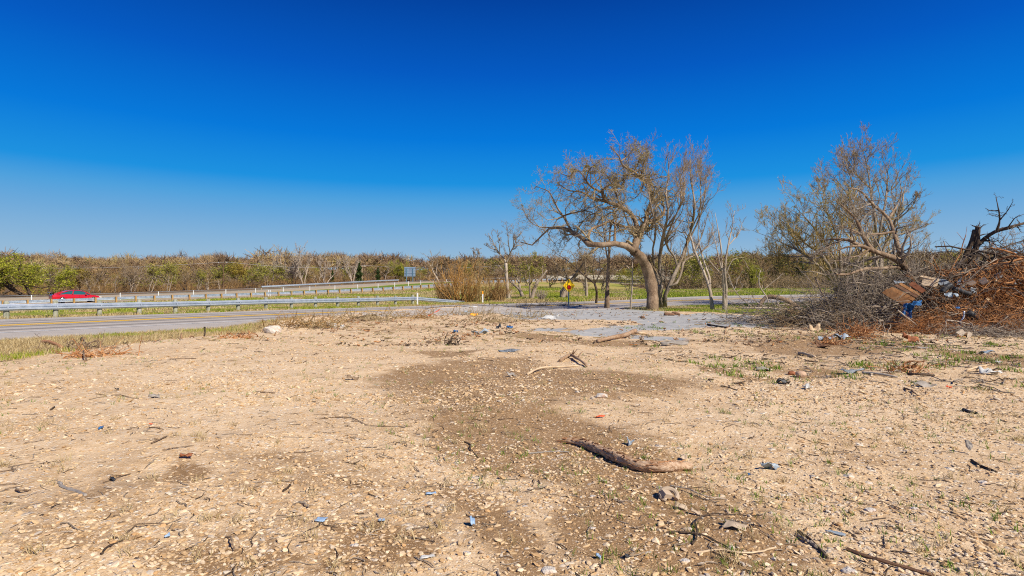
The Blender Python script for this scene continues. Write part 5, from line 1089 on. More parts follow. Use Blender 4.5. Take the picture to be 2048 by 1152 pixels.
# loose broken pieces in the heap, each its own
_pr = np.random.default_rng(640)
_where = ['under the grey sheeting', 'beside the black bucket', 'over the orange roots', 'near the grey log', 'behind the blue tarp', 'in the rightmost part of the pile', 'at the foot of the root tangle', 'on top of the root tangle']
_look = [('rustwood', 'short splintered orange-brown board'), ('brownwood', 'dark broken board end'), ('paleboard', 'pale split lath'), ('greyboard', 'weathered grey slat'), ('logwood_', 'raw orange split wood piece')]
M['logwood_'] = mottled('raw_split_wood', (.34, .12, .03), (.62, .30, .10), 14, .8, .6, .01)
_reg = {0: (940, 1150, 380, 430), 1: (1220, 1420, 600, 760), 2: (1000, 1300, 480, 590), 3: (760, 1150, 700, 790), 4: (700, 950, 420, 560), 5: (1450, 1800, 400, 640), 6: (900, 1400, 790, 850), 7: (1200, 1560, 400, 500)}
for q in range(40):
    w_ = q % 8; lk = _look[(q // 8) % 5]; x0, x1, y0, y1 = _reg[w_]; a = _pr.uniform(x0, x1); b = _pr.uniform(y0, y1); g = GM(*ZP(a, b)); L = _pr.uniform(.3, .8); an = _pr.uniform(0, pi); up_ = _pr.uniform(-.2, .4) * L
    v = np.array([cos(an) * L, sin(an) * L * .6, up_]); c_ = g + np.array([0, -.25, .30 if w_ != 6 else .08])
    plank('broken_board', lk[1] + ' ' + _where[w_], c_ - v / 2, c_ + v / 2, _pr.uniform(.05, .13), .025, lk[0], roll=_pr.uniform(.2, 1.2), cat='board')
# ------------------------------------------------------------------ small things lying on the lot
def stick_px(name, label, pts, r0, r1, mat, lift=0.0, cat='stick', kids=None, seed=0, n=14, wob=.004, group=None):
    w_ = np.array([G(a, b) for a, b in pts]); w_[:, 2] += r0 * .8; c = spline(w_, n); r = np.random.default_rng(seed + 900); c += np.cumsum(r.normal(size=c.shape) * wob, 0) * [1, 1, .2]
    if lift: c[:, 2] += lift * np.sin(np.linspace(0, pi, n))
    L = np.linspace(r0, r1, n) * (1 + .15 * r.normal(size=n)).clip(.6, 1.4)
    m = MB(); V, Q, T = tube_arrays(c[None], L[None], 8 if r0 > .02 else 5); m.add(V, Q, T)
    if kids:
        l1 = branch_set(c[None], L[None], kids[0], kids[1], ang=(30, 60), t0=.2, n=5, gnarl=.25, up=.02, rmin=.002, r=r); V, Q, T = tube_arrays(l1[0], l1[1], 4); m.add(V, Q, T)
    return tag(m.build(name, M[mat], loc=c[0], smooth=r0 > .02), label, cat, group)
# the long log in the foreground
M['log'] = bark('driftwood_bark', (.16, .085, .045), (.42, .27, .16), (.55, .40, .28), 22)
s = NT('log_bark'); v = s.vmap((.22, 1, 1), src=s.vmap(rot=(0, 0, radians(38)))); nA = s.noise(38, 6, .75, v); nB = s.noise(9, 4, .7)
cA = s.mix(s.ramp(nB, [(.46, 0.0), (.66, .8)]), s.ramp(nA, [(.3, (.13, .065, .035)), (.46, (.42, .27, .17)), (.6, (.58, .43, .30)), (.75, (.66, .53, .40))]), s.ramp(nA, [(.3, (.14, .06, .025)), (.5, (.46, .27, .14)), (.7, (.58, .40, .25))]))
s.bump(nA, .8, .02); M['logbark'] = s.fin(cA, .95, 0, .1)
M['logwood'] = mottled('split_wood', (.28, .12, .05), (.50, .27, .13), 14, .8, .8, .01)
def big_log():
    pts = [(1128, 882), (1160, 888), (1200, 905), (1245, 926), (1285, 938), (1330, 940), (1380, 938)]; w_ = np.array([G(a, b + 4) for a, b in pts]); c = spline(w_, 60); r = np.random.default_rng(4)
    rad = np.interp(np.linspace(0, 1, 60), [0, .04, .2, .5, .8, 1], [.014, .026, .034, .039, .038, .036]); c[:, 2] += rad * .85 + .008
    V, Q, T = tube_arrays(c[None], rad[None], 20); V = V.reshape(60, 20, 3); cc = c[:, None, :]; a = np.arange(20)
    k = 1 + .34 * (vnoise(np.arange(60)[:, None] * .18 + 0 * a, a[None] * .9 + 0 * np.arange(60)[:, None], 1, 3) - .5) + .5 * (vnoise(np.arange(60)[:, None] * .5, a[None] * 1.9 + 0 * np.arange(60)[:, None], 1, 6) - .5); V = cc + (V - cc) * k[..., None]
    root = thing('log', 'long bent barky log lying across the damp soil in the foreground', 'log', c[0]); m = MB(); m.add(V.reshape(-1, 3), Q, T); m.build('bark', M['logbark'], root, smooth=True)
    m = MB(); e = c[0]; d0 = nrm(c[0] - c[3]); 
    for q in range(14): o = r.normal(size=3) * [.012, .012, .012]; add_tube(m, [e + o - d0 * .03, e + o * 1.3 + d0 * r.uniform(.01, .06)], [.011, .003], 4)
    m.build('splintered_end', M['logwood'], root)
    m = MB()
    for q in range(90):
        i = r.integers(4, 56); an = r.uniform(-.4, 2.2); o = np.array([-.6 * cos(an), -.6 * cos(an), sin(an) * .9]); o = nrm(o) * rad[i]; t_ = nrm(c[min(i + 2, 59)] - c[max(i - 2, 0)]); p = c[i] + o; add_tube(m, [p, p + t_ * r.uniform(.02, .06) + nrm(o) * r.uniform(.004, .02)], [.007, .002], 3)
    m.build('bark_flakes', M['logwood'], root)
    m = MB(); e = c[-1]; d0 = nrm(c[-1] - c[-4]); add_tube(m, [e - d0 * .02, e + d0 * .004], [.034, .032], 14); m.build('cut_end', M['paleboard'], root)
big_log()
S_ = [('stick', 'straight grey weathered stick lying left of the long log', [(1058, 908), (1095, 905), (1134, 906)], .009, .006, 'greyboard', 0),
      ('stick', 'dark crooked twig with a kink on bare soil left of the grey stick', [(929, 884), (940, 892), (941, 902), (957, 919)], .007, .004, 'darkbark', .01),
      ('stick', 'flattened grey bark stick at the lower left', [(117, 967), (135, 977), (175, 990)], .011, .010, 'greyboard', 0),
      ('stick', 'long pale peeled stick curving along the lower right centre', [(1392, 1107), (1430, 1104), (1480, 1112), (1520, 1113), (1555, 1103)], .007, .005, 'paleboard', .01),
      ('branch', 'dark forked branch standing off the soil beside the torn cardboard', [(1385, 1090), (1398, 1070), (1390, 1050), (1420, 1032), (1455, 1030), (1480, 1026)], .007, .003, 'darkbark', .02),
      ('stick', 'slim dark stick crossing under the forked branch', [(1335, 1067), (1400, 1073), (1440, 1088), (1472, 1106)], .007, .004, 'darkbark', .01),
      ('branch', 'pale thin branching twig right of the long log tip', [(1340, 973), (1380, 985), (1415, 1000), (1450, 1000)], .007, .003, 'palebark', .02),
      ('stick', 'upper one of the two dark parallel sticks among stones at lower right', [(1595, 1064), (1620, 1082), (1658, 1118)], .010, .008, 'darkbark', .01),
      ('stick', 'lower one of the two dark parallel sticks among stones at lower right', [(1590, 1072), (1615, 1090), (1650, 1112)], .010, .008, 'greybark', .01),
      ('stick', 'long straight brown stick running to the bottom edge at lower right', [(1696, 1101), (1760, 1124), (1810, 1138), (1872, 1152)], .010, .008, 'brownwood', .01),
      ('stick', 'short dark rotten stick lying alone at the right', [(1942, 922), (1960, 934), (1982, 944)], .011, .009, 'darkbark', 0),
      ('stick', 'black charred wood chip on the bare ground at the right', [(1925, 822), (1938, 826), (1955, 829)], .020, .014, 'blackplastic', 0),
      ('stick', 'pale peeled stick arching by the small root stump in mid lot', [(1054, 751), (1080, 741), (1120, 737), (1156, 733)], .022, .014, 'paleboard', .03),
      ('stick', 'pale stick slanting in front of the pile at the right', [(1934, 743), (1955, 739), (1980, 732)], .022, .016, 'paleboard', .02),
      ('stick', 'orange-tan short board-like stick at the left end of the debris-strewn strip', [(1597, 708), (1612, 712), (1630, 717)], .030, .024, 'paleboard', .02),
      ('stick', 'long grey stick lying level among the strip of debris', [(1725, 748), (1760, 752), (1795, 757)], .024, .014, 'greyboard', .01),
      ('stick', 'white peeled stick in the strip of debris', [(1740, 751), (1765, 747), (1785, 745)], .020, .012, 'palebark', .01),
      ('stick', 'dark straight stick at the right of the debris strip', [(1815, 750), (1840, 753), (1868, 753)], .024, .018, 'darkbark', .02),
      ('stick', 'brown twig curving on the ground below the debris strip', [(1808, 778), (1822, 784), (1832, 793)], .014, .006, 'brownwood', .01),
      ('branch', 'reddish broken driftwood-like limb on the far bare patch', [(1195, 686), (1225, 680), (1250, 676), (1272, 664)], .06, .07, 'log', .04),
      ('stick', 'short tan stub sticking out of the driftwood-like limb', [(1268, 668), (1280, 670), (1293, 669)], .030, .022, 'paleboard', .04),
      ('branch', 'brown gnarled root stump on pale gravel in mid lot', [(1120, 724), (1140, 716), (1152, 722), (1172, 735)], .035, .02, 'log', .04),
      ('stick', 'small dark stick on the sand patch, right of the driftwood-like limb', [(1415, 650), (1432, 653), (1452, 656)], .035, .025, 'darkbark', .0),
      ('stick', 'rust-orange broken plank-like stick in the dry verge at left', [(86, 687), (104, 692), (126, 700)], .045, .035, 'logwood', .05),
      ('stick', 'curved upright grey twig in the dry verge', [(160, 681), (166, 690), (178, 694)], .022, .014, 'darkbark', .12),
      ('stick', 'bent forked twig below the curved upright twig', [(177, 703), (168, 709), (167, 718), (172, 723)], .018, .012, 'oak', .12),
      ('stick', 'thin dark curved stick standing at the verge edge', [(408, 656), (411, 664), (410, 673)], .022, .014, 'darkbark', .10),
      ('stick', 'long thin wavering twig across the pale gravel at left', [(192, 788), (215, 792), (240, 792), (265, 797), (290, 796)], .007, .004, 'oak', .01),
      ('stick', 'dark brown short stick on clean gravel at centre left', [(514, 785), (530, 786), (552, 787)], .013, .010, 'oak', .0),
      ('stick', 'dark stick pair on gravel at the left, left one', [(100, 821), (107, 818), (113, 815)], .012, .008, 'darkbark', .0),
      ('stick', 'fallen thin twig above the rusty flake', [(304, 888), (318, 882), (334, 873)], .009, .006, 'oak', .01),
      ('stick', 'long fine twig line right of the rusty flake', [(325, 900), (355, 897), (386, 891)], .004, .003, 'oak', .01),
      ('stick', 'thin black twig in the lower left corner area', [(202, 1110), (220, 1098), (240, 1085)], .006, .004, 'darkbark', .01),
      ('stick', 'curling reddish twig near the bottom at left', [(450, 1077), (457, 1085), (456, 1098), (450, 1108)], .007, .005, 'oak', .03),
      ('stick', 'very long thin wavy twig in mid gravel', [(640, 839), (680, 835), (715, 840), (740, 852), (790, 853), (830, 852)], .006, .004, 'oak', .01),
      ('stick', 'small twig pair leaning together near the bottom left', [(597, 1007), (610, 1011), (618, 1017)], .008, .006, 'greybark', .01),
      ('stick', 'small brown curved twig on gravel at lower centre left', [(566, 984), (576, 980), (581, 972)], .008, .006, 'darkbark', .01),
      ('stick', 'fine arched twig with shadow below the grassy tuft at left', [(251, 1070), (270, 1058), (310, 1055), (340, 1050)], .005, .003, 'oak', .02),
      ('stick', 'dark twig lying by the grey slanting shard at left', [(30, 982), (50, 984), (68, 978)], .009, .006, 'oak', .02),
      ('stick', 'dull brown twig bundle on gravel at far left', [(108, 706), (130, 709), (150, 707)], .012, .008, 'oak', .01),
      ('stick', 'red painted strip sticking out of the roadside berm', [(857, 632), (868, 628), (880, 619)], .035, .028, 'redplastic', .02),
      ('stick', 'long brown branch lying on the roadside berm', [(690, 645), (715, 643), (745, 642)], .04, .03, 'oak', .05),
      ('stick', 'tan broken board end on the berm left of the green tuft', [(668, 642), (674, 638), (680, 634)], .05, .04, 'paleboard', .02),
      ('stick', 'dark slanting limb under the green tuft on the berm', [(713, 638), (735, 634), (752, 632)], .05, .04, 'darkbark', .03)]
for k, (nm, lb, pts, a, b, mt, lf) in enumerate(S_): stick_px(nm, lb, pts, a, b, mt, lf, kids=(5, .4) if nm == 'branch' and 'driftwood' not in lb and 'stump' not in lb else ((5, .12) if 'stump' in lb else None), seed=k, cat='branch' if nm == 'branch' else 'stick')

def on(px, py, dz=.0): g = G(px, py); g[2] += dz; return g
LT = [('rusty_flake', 'rust-brown torn flake lying on the gravel at the left', (372, 917), (.11, .07), 'rustmetal', .02, (.15, .1, .3)),
      ('dark_strip', 'dark bent strip on the gravel left of centre bottom', (224, 962), (.10, .025), 'blackplastic', .012, (.2, 0, -.5)),
      ('tile_shard', 'largest blue-grey shard near the bottom of the lot', (641, 1043), (.075, .06), 'bluescrap', .004, (.1, .05, -.2)),
      ('tile_shard', 'flat blue-grey shard right of the largest one', (763, 1044), (.05, .03), 'bluescrap', .004, (.1, 0, .2)),
      ('tile_shard', 'upright blue and white triangular shard', (945, 1053), (.045, .06), 'bluescrap', .012, (.6, .3, .4)),
      ('tile_shard', 'long whitish flat shard near the bottom edge', (856, 1117), (.10, .03), 'paper', .004, (.05, 0, .3)),
      ('tile_shard', 'grey thin shard at the edge of the damp soil', (862, 990), (.09, .025), 'bluescrap', .006, (.1, 0, .3)),
      ('cardboard', 'beige cardboard piece with an oval cut near the dark branch', (1470, 1056), (.17, .12), 'card', .012, (.1, .1, -.5)),
      ('cardboard', 'small torn cardboard strip beside the molded ring', (1362, 1019), (.09, .05), 'card', .012, (.3, .2, -.3)),
      ('cardboard', 'brown cardboard bit left of the cut cardboard', (1392, 1030), (.08, .035), 'card', .01, (.3, .2, -.5)),
      ('cardboard', 'tan square chip at the end of the long log', (1368, 921), (.07, .07), 'card', .015, (.5, .1, -.2)),
      ('plastic_scrap', 'clear crumpled plastic scrap above the long log', (1261, 891), (.08, .07), 'clear', .035, (.2, .1, .3)),
      ('plastic_scrap', 'blue and white crumpled wrapper right of the long log', (1540, 939), (.16, .07), 'clear', .04, (.2, .1, -.2)),
      ('plastic_scrap', 'small bright blue chip below the crumpled wrapper', (1499, 952), (.03, .025), 'bluetarp', .005, (.2, 0, 0)),
      ('plastic_scrap', 'pale blue plastic strip lying at lower right', (1672, 1070), (.13, .022), 'clear', .006, (.1, 0, -.65)),
      ('jar_cap', 'orange-red plastic lid in the damp soil', (1201, 836), (.11, .05), 'redplastic', .01, (.25, 0, 0)),
      ('plastic_scrap', 'small pink scrap on the gravel at the left', (301, 851), (.04, .03), 'redplastic', .008, (.3, 0, .3)),
      ('plastic_scrap', 'small deep blue scrap on the gravel at the left', (202, 859), (.05, .04), 'bluetarp', .015, (.3, 0, .3)),
      ('metal_scrap', 'folded grey metal flake on the dark patch in mid lot', (1022, 753), (.20, .10), 'greyboard', .03, (.3, .2, .9)),
      ('metal_scrap', 'long curved grey metal sheet at the far end of the lot', (1020, 704), (.60, .14), 'foil', .03, (.15, 0, .05)),
      ('metal_scrap', 'dark bent strip of sheeting before the slab', (1350, 690), (.9, .13), 'greyboard', .06, (.2, 0, .1)),
      ('rubber_scrap', 'black rubber lump in front of the strip of debris', (1566, 768), (.24, .09), 'blackplastic', .05, (.2, 0, 0)),
      ('plastic_scrap', 'grey flattened plastic container left of the tan brick', (1528, 742), (.34, .10), 'greyboard', .05, (.1, 0, 0)),
      ('plastic_scrap', 'crumpled white scrap below the tan brick', (1615, 779), (.12, .08), 'paper', .05, (.2, 0, .2)),
      ('plastic_bag', 'blue plastic bag spread left of the rusty root clump', (1650, 681), (.55, .35), 'clear', .08, (.15, 0, 0)),
      ('plastic_bag', 'clear grey plastic bag touching the rusty root clump', (1680, 679), (.50, .35), 'clear', .10, (.15, 0, .3)),
      ('plastic_scrap', 'bright blue upright scrap at the edge of the brush', (1694, 648), (.14, .20), 'bluetarp', .04, (1.0, 0, .2)),
      ('plastic_bottle', 'crushed clear bottle on the right of the lot', (1974, 707), (.36, .13), 'clear', .05, (.15, 0, -.5)),
      ('plastic_scrap', 'small white cap-like scrap near the right edge', (1997, 727), (.12, .06), 'paper', .03, (.2, 0, 0)),
      ('metal_scrap', 'white curved plastic trough piece near the right edge', (1980, 750), (.36, .16), 'paper', .08, (.3, 0, -.3)),
      ('metal_scrap', 'grey board-like sheet below the pile at the right', (2015, 658), (.30, .22), 'greyboard', .04, (1.0, 0, .2)),
      ('wood_scrap', 'large pale curled bark slab in front of the grey log', (1930, 675), (.7, .25), 'palebark', .16, (.4, .2, .35)),
      ('wood_scrap', 'dark folded rusty sheet before the pile', (1820, 688), (.45, .22), 'rustmetal', .14, (.7, .3, -.4)),
      ('wood_scrap', 'grey flat board in the litter before the pile', (1835, 697), (.55, .14), 'greyboard', .02, (.15, 0, -.5)),
      ('wood_scrap', 'tan short plank right of the folded rusty sheet', (1850, 690), (.42, .09), 'card', .02, (.15, 0, 0)),
      ('wood_scrap', 'long pale split plank at the foot of the brush', (1712, 657), (.75, .12), 'paleboard', .03, (.2, 0, .05)),
      ('wood_scrap', 'tan gnarled wood chunk left of the plastic bags', (1630, 662), (.50, .25), 'paleboard', .14, (.3, 0, -.2)),
      ('wood_scrap', 'bent dark bracket-like board near the blue bag', (1645, 696), (.42, .14), 'brownwood', .08, (.5, .2, -.6)),
      ('plastic_scrap', 'white and blue crumpled packaging on the far left bare patch', (960, 669), (.7, .25), 'clear', .10, (.3, 0, .1)),
      ('plastic_scrap', 'deep blue scrap left of the crumpled packaging', (911, 668), (.20, .14), 'bluetarp', .08, (.6, 0, 0)),
      ('plastic_scrap', 'black round scrap on the far bare patch', (997, 657), (.26, .20), 'blackplastic', .08, (.4, 0, 0)),
      ('plastic_scrap', 'teal scrap right of the black round one', (1020, 657), (.3, .14), 'bluetarp', .05, (.3, 0, 0)),
      ('paper_scrap', 'string of white scraps on the slab, left clump', (1100, 638), (1.0, .5), 'paper', .10, (.2, 0, .1)),
      ('paper_scrap', 'white scrap on the roadside berm behind the boulder', (662, 653), (.5, .2), 'paper', .08, (.3, 0, 0)),
      ('paper_scrap', 'small white folded scrap standing on the berm', (684, 658), (.18, .15), 'paper', .05, (.9, 0, .6)),
      ('paper_scrap', 'pale blue scrap on the far end of the berm', (936, 628), (.5, .25), 'clear', .10, (.5, 0, 0)),
      ('plastic_scrap', 'bright orange scrap on the far end of the berm', (948, 632), (.45, .15), 'orange', .08, (.3, 0, 0)),
      ('leaf_scrap', 'brown curled leaf pair beside the dark streak', (706, 760), (.22, .10), 'oak', .04, (.4, .2, .3)),
      ('leaf_scrap', 'grey-brown curled bark on clean gravel at left', (310, 796), (.16, .05), 'greyboard', .03, (.3, 0, .1)),
      ('stone_chip', 'black chip on gravel at the left', (233, 781), (.05, .04), 'blackplastic', .02, (.2, 0, 0)),
      ('stone_chip', 'bluish chip near the bottom left corner', (335, 1077), (.035, .025), 'bluescrap', .01, (.3, 0, .6)),
      ('stone_chip', 'black square chip at the bottom centre', (1254, 1118), (.04, .03), 'blackplastic', .012, (.3, 0, .3)),
      ('stone_chip', 'slate blue chip left of the black square chip', (1198, 1119), (.03, .03), 'bluescrap', .008, (.4, .3, .3)),
      ('wood_scrap', 'tan wooden wedge left of the crumpled wrapper', (1489, 940), (.10, .025), 'paleboard', .006, (.1, 0, .2)),
      ('foam_scrap', 'grey spike-like scrap standing upright at the right', (1938, 907), (.05, .12), 'greyboard', .02, (1.2, 0, .2)),
      ('scrap', 'grey twisted strip in the debris strip, left part', (1705, 747), (.45, .12), 'foil', .05, (.3, 0, .1)),
      ('scrap', 'grey twisted strip in the debris strip, right part', (1850, 774), (.40, .10), 'greyboard', .05, (.3, 0, .1)),
      ('scrap', 'small red tab at the right of the grey twisted strip', (1898, 777), (.10, .05), 'redplastic', .02, (.3, 0, .1))]
for k, (nm, lb, (px, py), sz, mt, cr, rot) in enumerate(LT):
    sheet(nm, lb, nm.replace('_', ' '), on(px, py, .012 + cr * .45 + max(0, sz[1] * sin(rot[0]) * .5)), sz, (rot[0], rot[1], rot[2]), mt, cr, 8, 500 + k, irregular=.45, th=.005)
# molded ring
g = on(1338, 1000, .035); m_ = MB(); a = np.linspace(-.7, 4.2, 22); w_ = np.stack([g[0] + np.cos(a) * .055, g[1] + np.sin(a) * .035, g[2] + np.sin(a) * .03 + 0 * a], 1); add_tube(m_, w_, .017, 8); m_.box(g + np.array([-.02, -.01, .01]), (.07, .05, .03), R=rotm(.4, .3, .5))
tag(m_.build('packaging_ring', M['card'], loc=g, smooth=False), 'greyish molded cardboard ring lying in damp soil below the log', 'packaging')
def rock(name, label, p, s3, mat, seed, n=3, cat='rock', rough=.35):
    bm_r = np.random.default_rng(seed); import bmesh
    bm = bmesh.new(); bmesh.ops.create_icosphere(bm, subdivisions=n, radius=1.0); V = np.array([v.co[:] for v in bm.verts]); Fc = [[v.index for v in f.verts] for f in bm.faces]; bm.free()
    k = 1 + rough * (vnoise(V[:, 0] * 1.3 + seed, V[:, 1] * 1.3 + V[:, 2], .7, seed) - .5) * 2; V = V * k[:, None]; V = np.sign(V) * np.abs(V) ** .85 * np.array(s3)
    m = MB(); m.add(V + np.array(p), None, Fc); return tag(m.build(name, M[mat], loc=p, smooth=False), label, cat)
rock('boulder', 'white boulder with rusty stains at the verge edge', on(546, 666, .08), (.27, .22, .15), 'whiterock', 3)
rock('brick', 'tan brick fragment beside the black rubber lump', on(1602, 754, .045), (.085, .07, .055), 'brick', 4, 2, 'brick', .15)
rock('rock', 'dark rust-brown lump left of the tan brick', on(1584, 750, .03), (.07, .05, .035), 'rustmetal', 5, 2)
rock('rock', 'grey rounded rock on the slab near the sand patch', on(1285, 637, .05), (.11, .10, .07), 'brownwood', 6, 2)
rock('rock', 'dark flat lump on the slab, left of a pair', on(1338, 631, .06), (.30, .14, .09), 'brownwood', 7, 2)
rock('rock', 'dark flat lump on the slab, right of a pair', on(1351, 630, .06), (.22, .14, .10), 'brownwood', 8, 2)
rock('rock', 'pale clod of stuck pebbles above the orange-red lid', on(1203, 795, .02), (.085, .06, .035), 'whiterock', 9, 2)
for k, (px, py, s_, lab) in enumerate(((1098, 1143, .05, 'flat cream stone at the bottom edge, right of centre'), (1186, 993, .025, 'white chip stone in damp soil below the log'), (1185, 1057, .026, 'wedge-shaped white stone at the bottom centre'), (1370, 1123, .032, 'rounded cream stone left of the pale curved stick'), (1697, 1144, .05, 'cream stone at the bottom edge beside the long brown stick'), (1965, 966, .04, 'light grey stone at the right'), (1742, 1022, .045, 'pale flat stone in the middle of the lower right'), (1829, 1018, .035, 'pale narrow stone right of the pale flat one'), (1050, 1013, .026, 'white oval stone at the edge of damp soil'), (934, 1107, .028, 'grey-white upright stone near the bottom centre'), (903, 975, .022, 'square white stone on the damp soil'), (709, 1092, .03, 'cream stone with a shadow at the bottom left of centre'))):
    rock('stone', lab, on(px, py, s_ * .1), (s_ * .8, s_ * .55, s_ * .3), 'whiterock', 30 + k, 2, 'stone', .3)
# rusty root clumps
def root_clump(lab, px, py, n, L, seed, mat='rusttwig', hgt=.3, sp=.3, cat='root clump'):
    r = np.random.default_rng(seed); g = on(px, py); base = g + r.normal(size=(n, 3)) * [sp, sp * .6, 0]; base[:, 2] = g[2] + r.random(n) * hgt * .5; d = nrm(r.normal(size=(n, 3)) * [1, 1, .8] + [0, 0, .2]); ps = [base]; Ls = r.uniform(.3, 1, n) * L
    for _ in range(5): d = nrm(d + r.normal(size=d.shape) * .35); q = ps[-1] + d * (Ls / 5)[:, None]; q[:, 2] = np.maximum(q[:, 2], g[2] + .01); ps.append(q)
    ps = np.stack(ps, 1); rs = (.011 * r.uniform(.4, 1.6, n))[:, None] * np.linspace(1, .4, 6); l1 = branch_set(ps, rs, 4, .4, ang=(20, 60), t0=.2, n=4, rmin=.004, r=r, up=0)
    if n >= 120 and sp >= .6 or 'scatter' in lab or 'litter' in lab: return tag(join_levels([((ps, rs), 4), (l1, 3)]).build('twig_debris', M[mat], loc=g), kind='stuff')
    return tag(join_levels([((ps, rs), 4), (l1, 3)]).build('root_clump', M[mat], loc=g), lab, cat)
root_clump('rusty orange clump of roots in front of the brush heap', 1712, 676, 150, .55, 601, hgt=.5, sp=.32)
root_clump('low orange root mat left of the rusty root clump', 1665, 688, 60, .4, 602, hgt=.1, sp=.3)
root_clump('reddish root scatter in the debris strip', 1812, 745, 40, .35, 603, hgt=.15, sp=.2)
root_clump('brown dry brush clump on the berm behind the white boulder', 605, 655, 130, .8, 604, 'shrubtwig', .4, .6)
root_clump('dark leafy brush clump right of the brown dry one on the berm', 640, 655, 90, .6, 605, 'oaktwig', .35, .45)
root_clump('long brown brush heap at the top of the berm', 735, 640, 170, .9, 606, 'oaktwig', .35, .8)
root_clump('dry brush heap on the berm beside the red strip', 815, 636, 130, .8, 607, 'shrubtwig', .3, .9)
root_clump('brown litter heap at the far end of the berm', 935, 630, 130, .8, 608, 'oaktwig', .25, .9)
root_clump('orange-brown bark litter between berm and slab', 985, 643, 140, .7, 609, 'oaktwig', .15, .9)
root_clump('litter of bark and twigs on the slab before the sign', 1075, 634, 120, .7, 610, 'oaktwig', .12, 1.0)
root_clump('litter of twigs on the slab corner by the road', 1095, 612, 120, 1.0, 611, 'oaktwig', .15, 1.6)
root_clump('rusty twig litter by the left verge, near the bent forked twig', 195, 712, 70, .5, 612, 'rusttwig', .06, .35)
root_clump('small rusty litter heap left of the white boulder', 478, 676, 50, .4, 613, 'rusttwig', .08, .3)
root_clump('thin brown twig tangle in the verge near the orange broken plank', 150, 698, 60, .5, 614, 'oak', .15, .5)
root_clump('small dark root knot on the gravel of the berm slope', 905, 690, 30, .35, 615, 'darkbark', .15, .12)

# uncountable small litter, gravel, grass
def lot_points(n, d0, d1, seed, p=1.0, xm=1.12):
    r = np.random.default_rng(seed); u = r.random(n); d = (d0 ** (1 - p) + u * (d1 ** (1 - p) - d0 ** (1 - p))) ** (1 / (1 - p)) if p != 1 else d0 * (d1 / d0) ** u
    X = d * .9 * r.uniform(-xm, xm, n); return X, d, r
def in_lot(X, Y, m=.1): return poly_sd(X, Y, LOT) > m
ico = None
def ico_mesh():
    t = (1 + 5 ** .5) / 2; V = np.array([[-1, t, 0], [1, t, 0], [-1, -t, 0], [1, -t, 0], [0, -1, t], [0, 1, t], [0, -1, -t], [0, 1, -t], [t, 0, -1], [t, 0, 1], [-t, 0, -1], [-t, 0, 1]]); V /= np.linalg.norm(V[0])
    Fc = [[0, 11, 5], [0, 5, 1], [0, 1, 7], [0, 7, 10], [0, 10, 11], [1, 5, 9], [5, 11, 4], [11, 10, 2], [10, 7, 6], [7, 1, 8], [3, 9, 4], [3, 4, 2], [3, 2, 6], [3, 6, 8], [3, 8, 9], [4, 9, 5], [2, 4, 11], [6, 2, 10], [8, 6, 7], [9, 8, 1]]
    return V, np.array(Fc)
SLABW = [pxpoly(q) for q in SLAB]
def on_slab(X, Y):
    o = np.zeros(len(X), bool)
    for q in SLABW: o |= poly_sd(X, Y, q) > .1
    return o
def stones(name, n, d0, d1, smin, smax, seed, p, sk=2.2):
    X, Y, r = lot_points(n, d0, d1, seed, p); dens = fbm(X, Y, 1.4, 61, 3); k = in_lot(X, Y) & (r.random(n) < np.clip((dens - .30) * 3.2, .25, 1)) & (np.abs(X) < Y * 1.0 + 1) & (~on_slab(X, Y) | (r.random(n) < .12)); X, Y = X[k], Y[k]; n = len(X)
    Z = H(X, Y); s_ = smin + (smax - smin) * r.random(n) ** sk; V0, F0 = ico_mesh(); J = 1 + r.uniform(-.28, .28, (n, 12, 1)); sc = np.stack([s_ * r.uniform(.8, 1.5, n), s_ * r.uniform(.55, 1, n), s_ * r.uniform(.28, .6, n)], 1)
    V = V0[None] * J * sc[:, None, :]; a = r.uniform(0, 2 * pi, n); c, s2 = np.cos(a)[:, None], np.sin(a)[:, None]; x, y = V[..., 0] * c - V[..., 1] * s2, V[..., 0] * s2 + V[..., 1] * c; tl = r.normal(size=(n, 1)) * .25
    V = np.stack([x + X[:, None], y + Y[:, None], V[..., 2] + x * tl + (Z + sc[:, 2] * .35)[:, None]], -1)
    m = MB(); m.add(V.reshape(-1, 3), None, (F0[None] + (np.arange(n) * 12)[:, None, None]).reshape(-1, 3), rnd=np.repeat(r.random(n), 20)); return tag(m.build(name, M['gravel'], loc=(0, 0, 0), rnd=True), kind='stuff')
s = NT('gravel_stone'); c_ = s.ramp(s.attr('rnd'), [(0, (.40, .25, .12)), (.3, (.54, .38, .21)), (.6, (.64, .48, .30)), (.82, (.72, .59, .42)), (.92, (.52, .46, .38)), (1, (.56, .33, .14))]); c_ = s.mix(s.ramp(s.noise(60, 3, .7), [(.35, .35), (.6, 0.0)]), c_, (.30, .18, .09)); M['gravel'] = s.fin(c_, .9, 0, .15)
stones('gravel', 75000, 2.3, 9.0, .003, .020, 701, .6, 3.4)
stones('gravel', 9000, 2.3, 12.0, .008, .026, 702, .4, 3.6)
stones('gravel', 60000, 7.0, 34.0, .008, .038, 703, .5, 3.2)
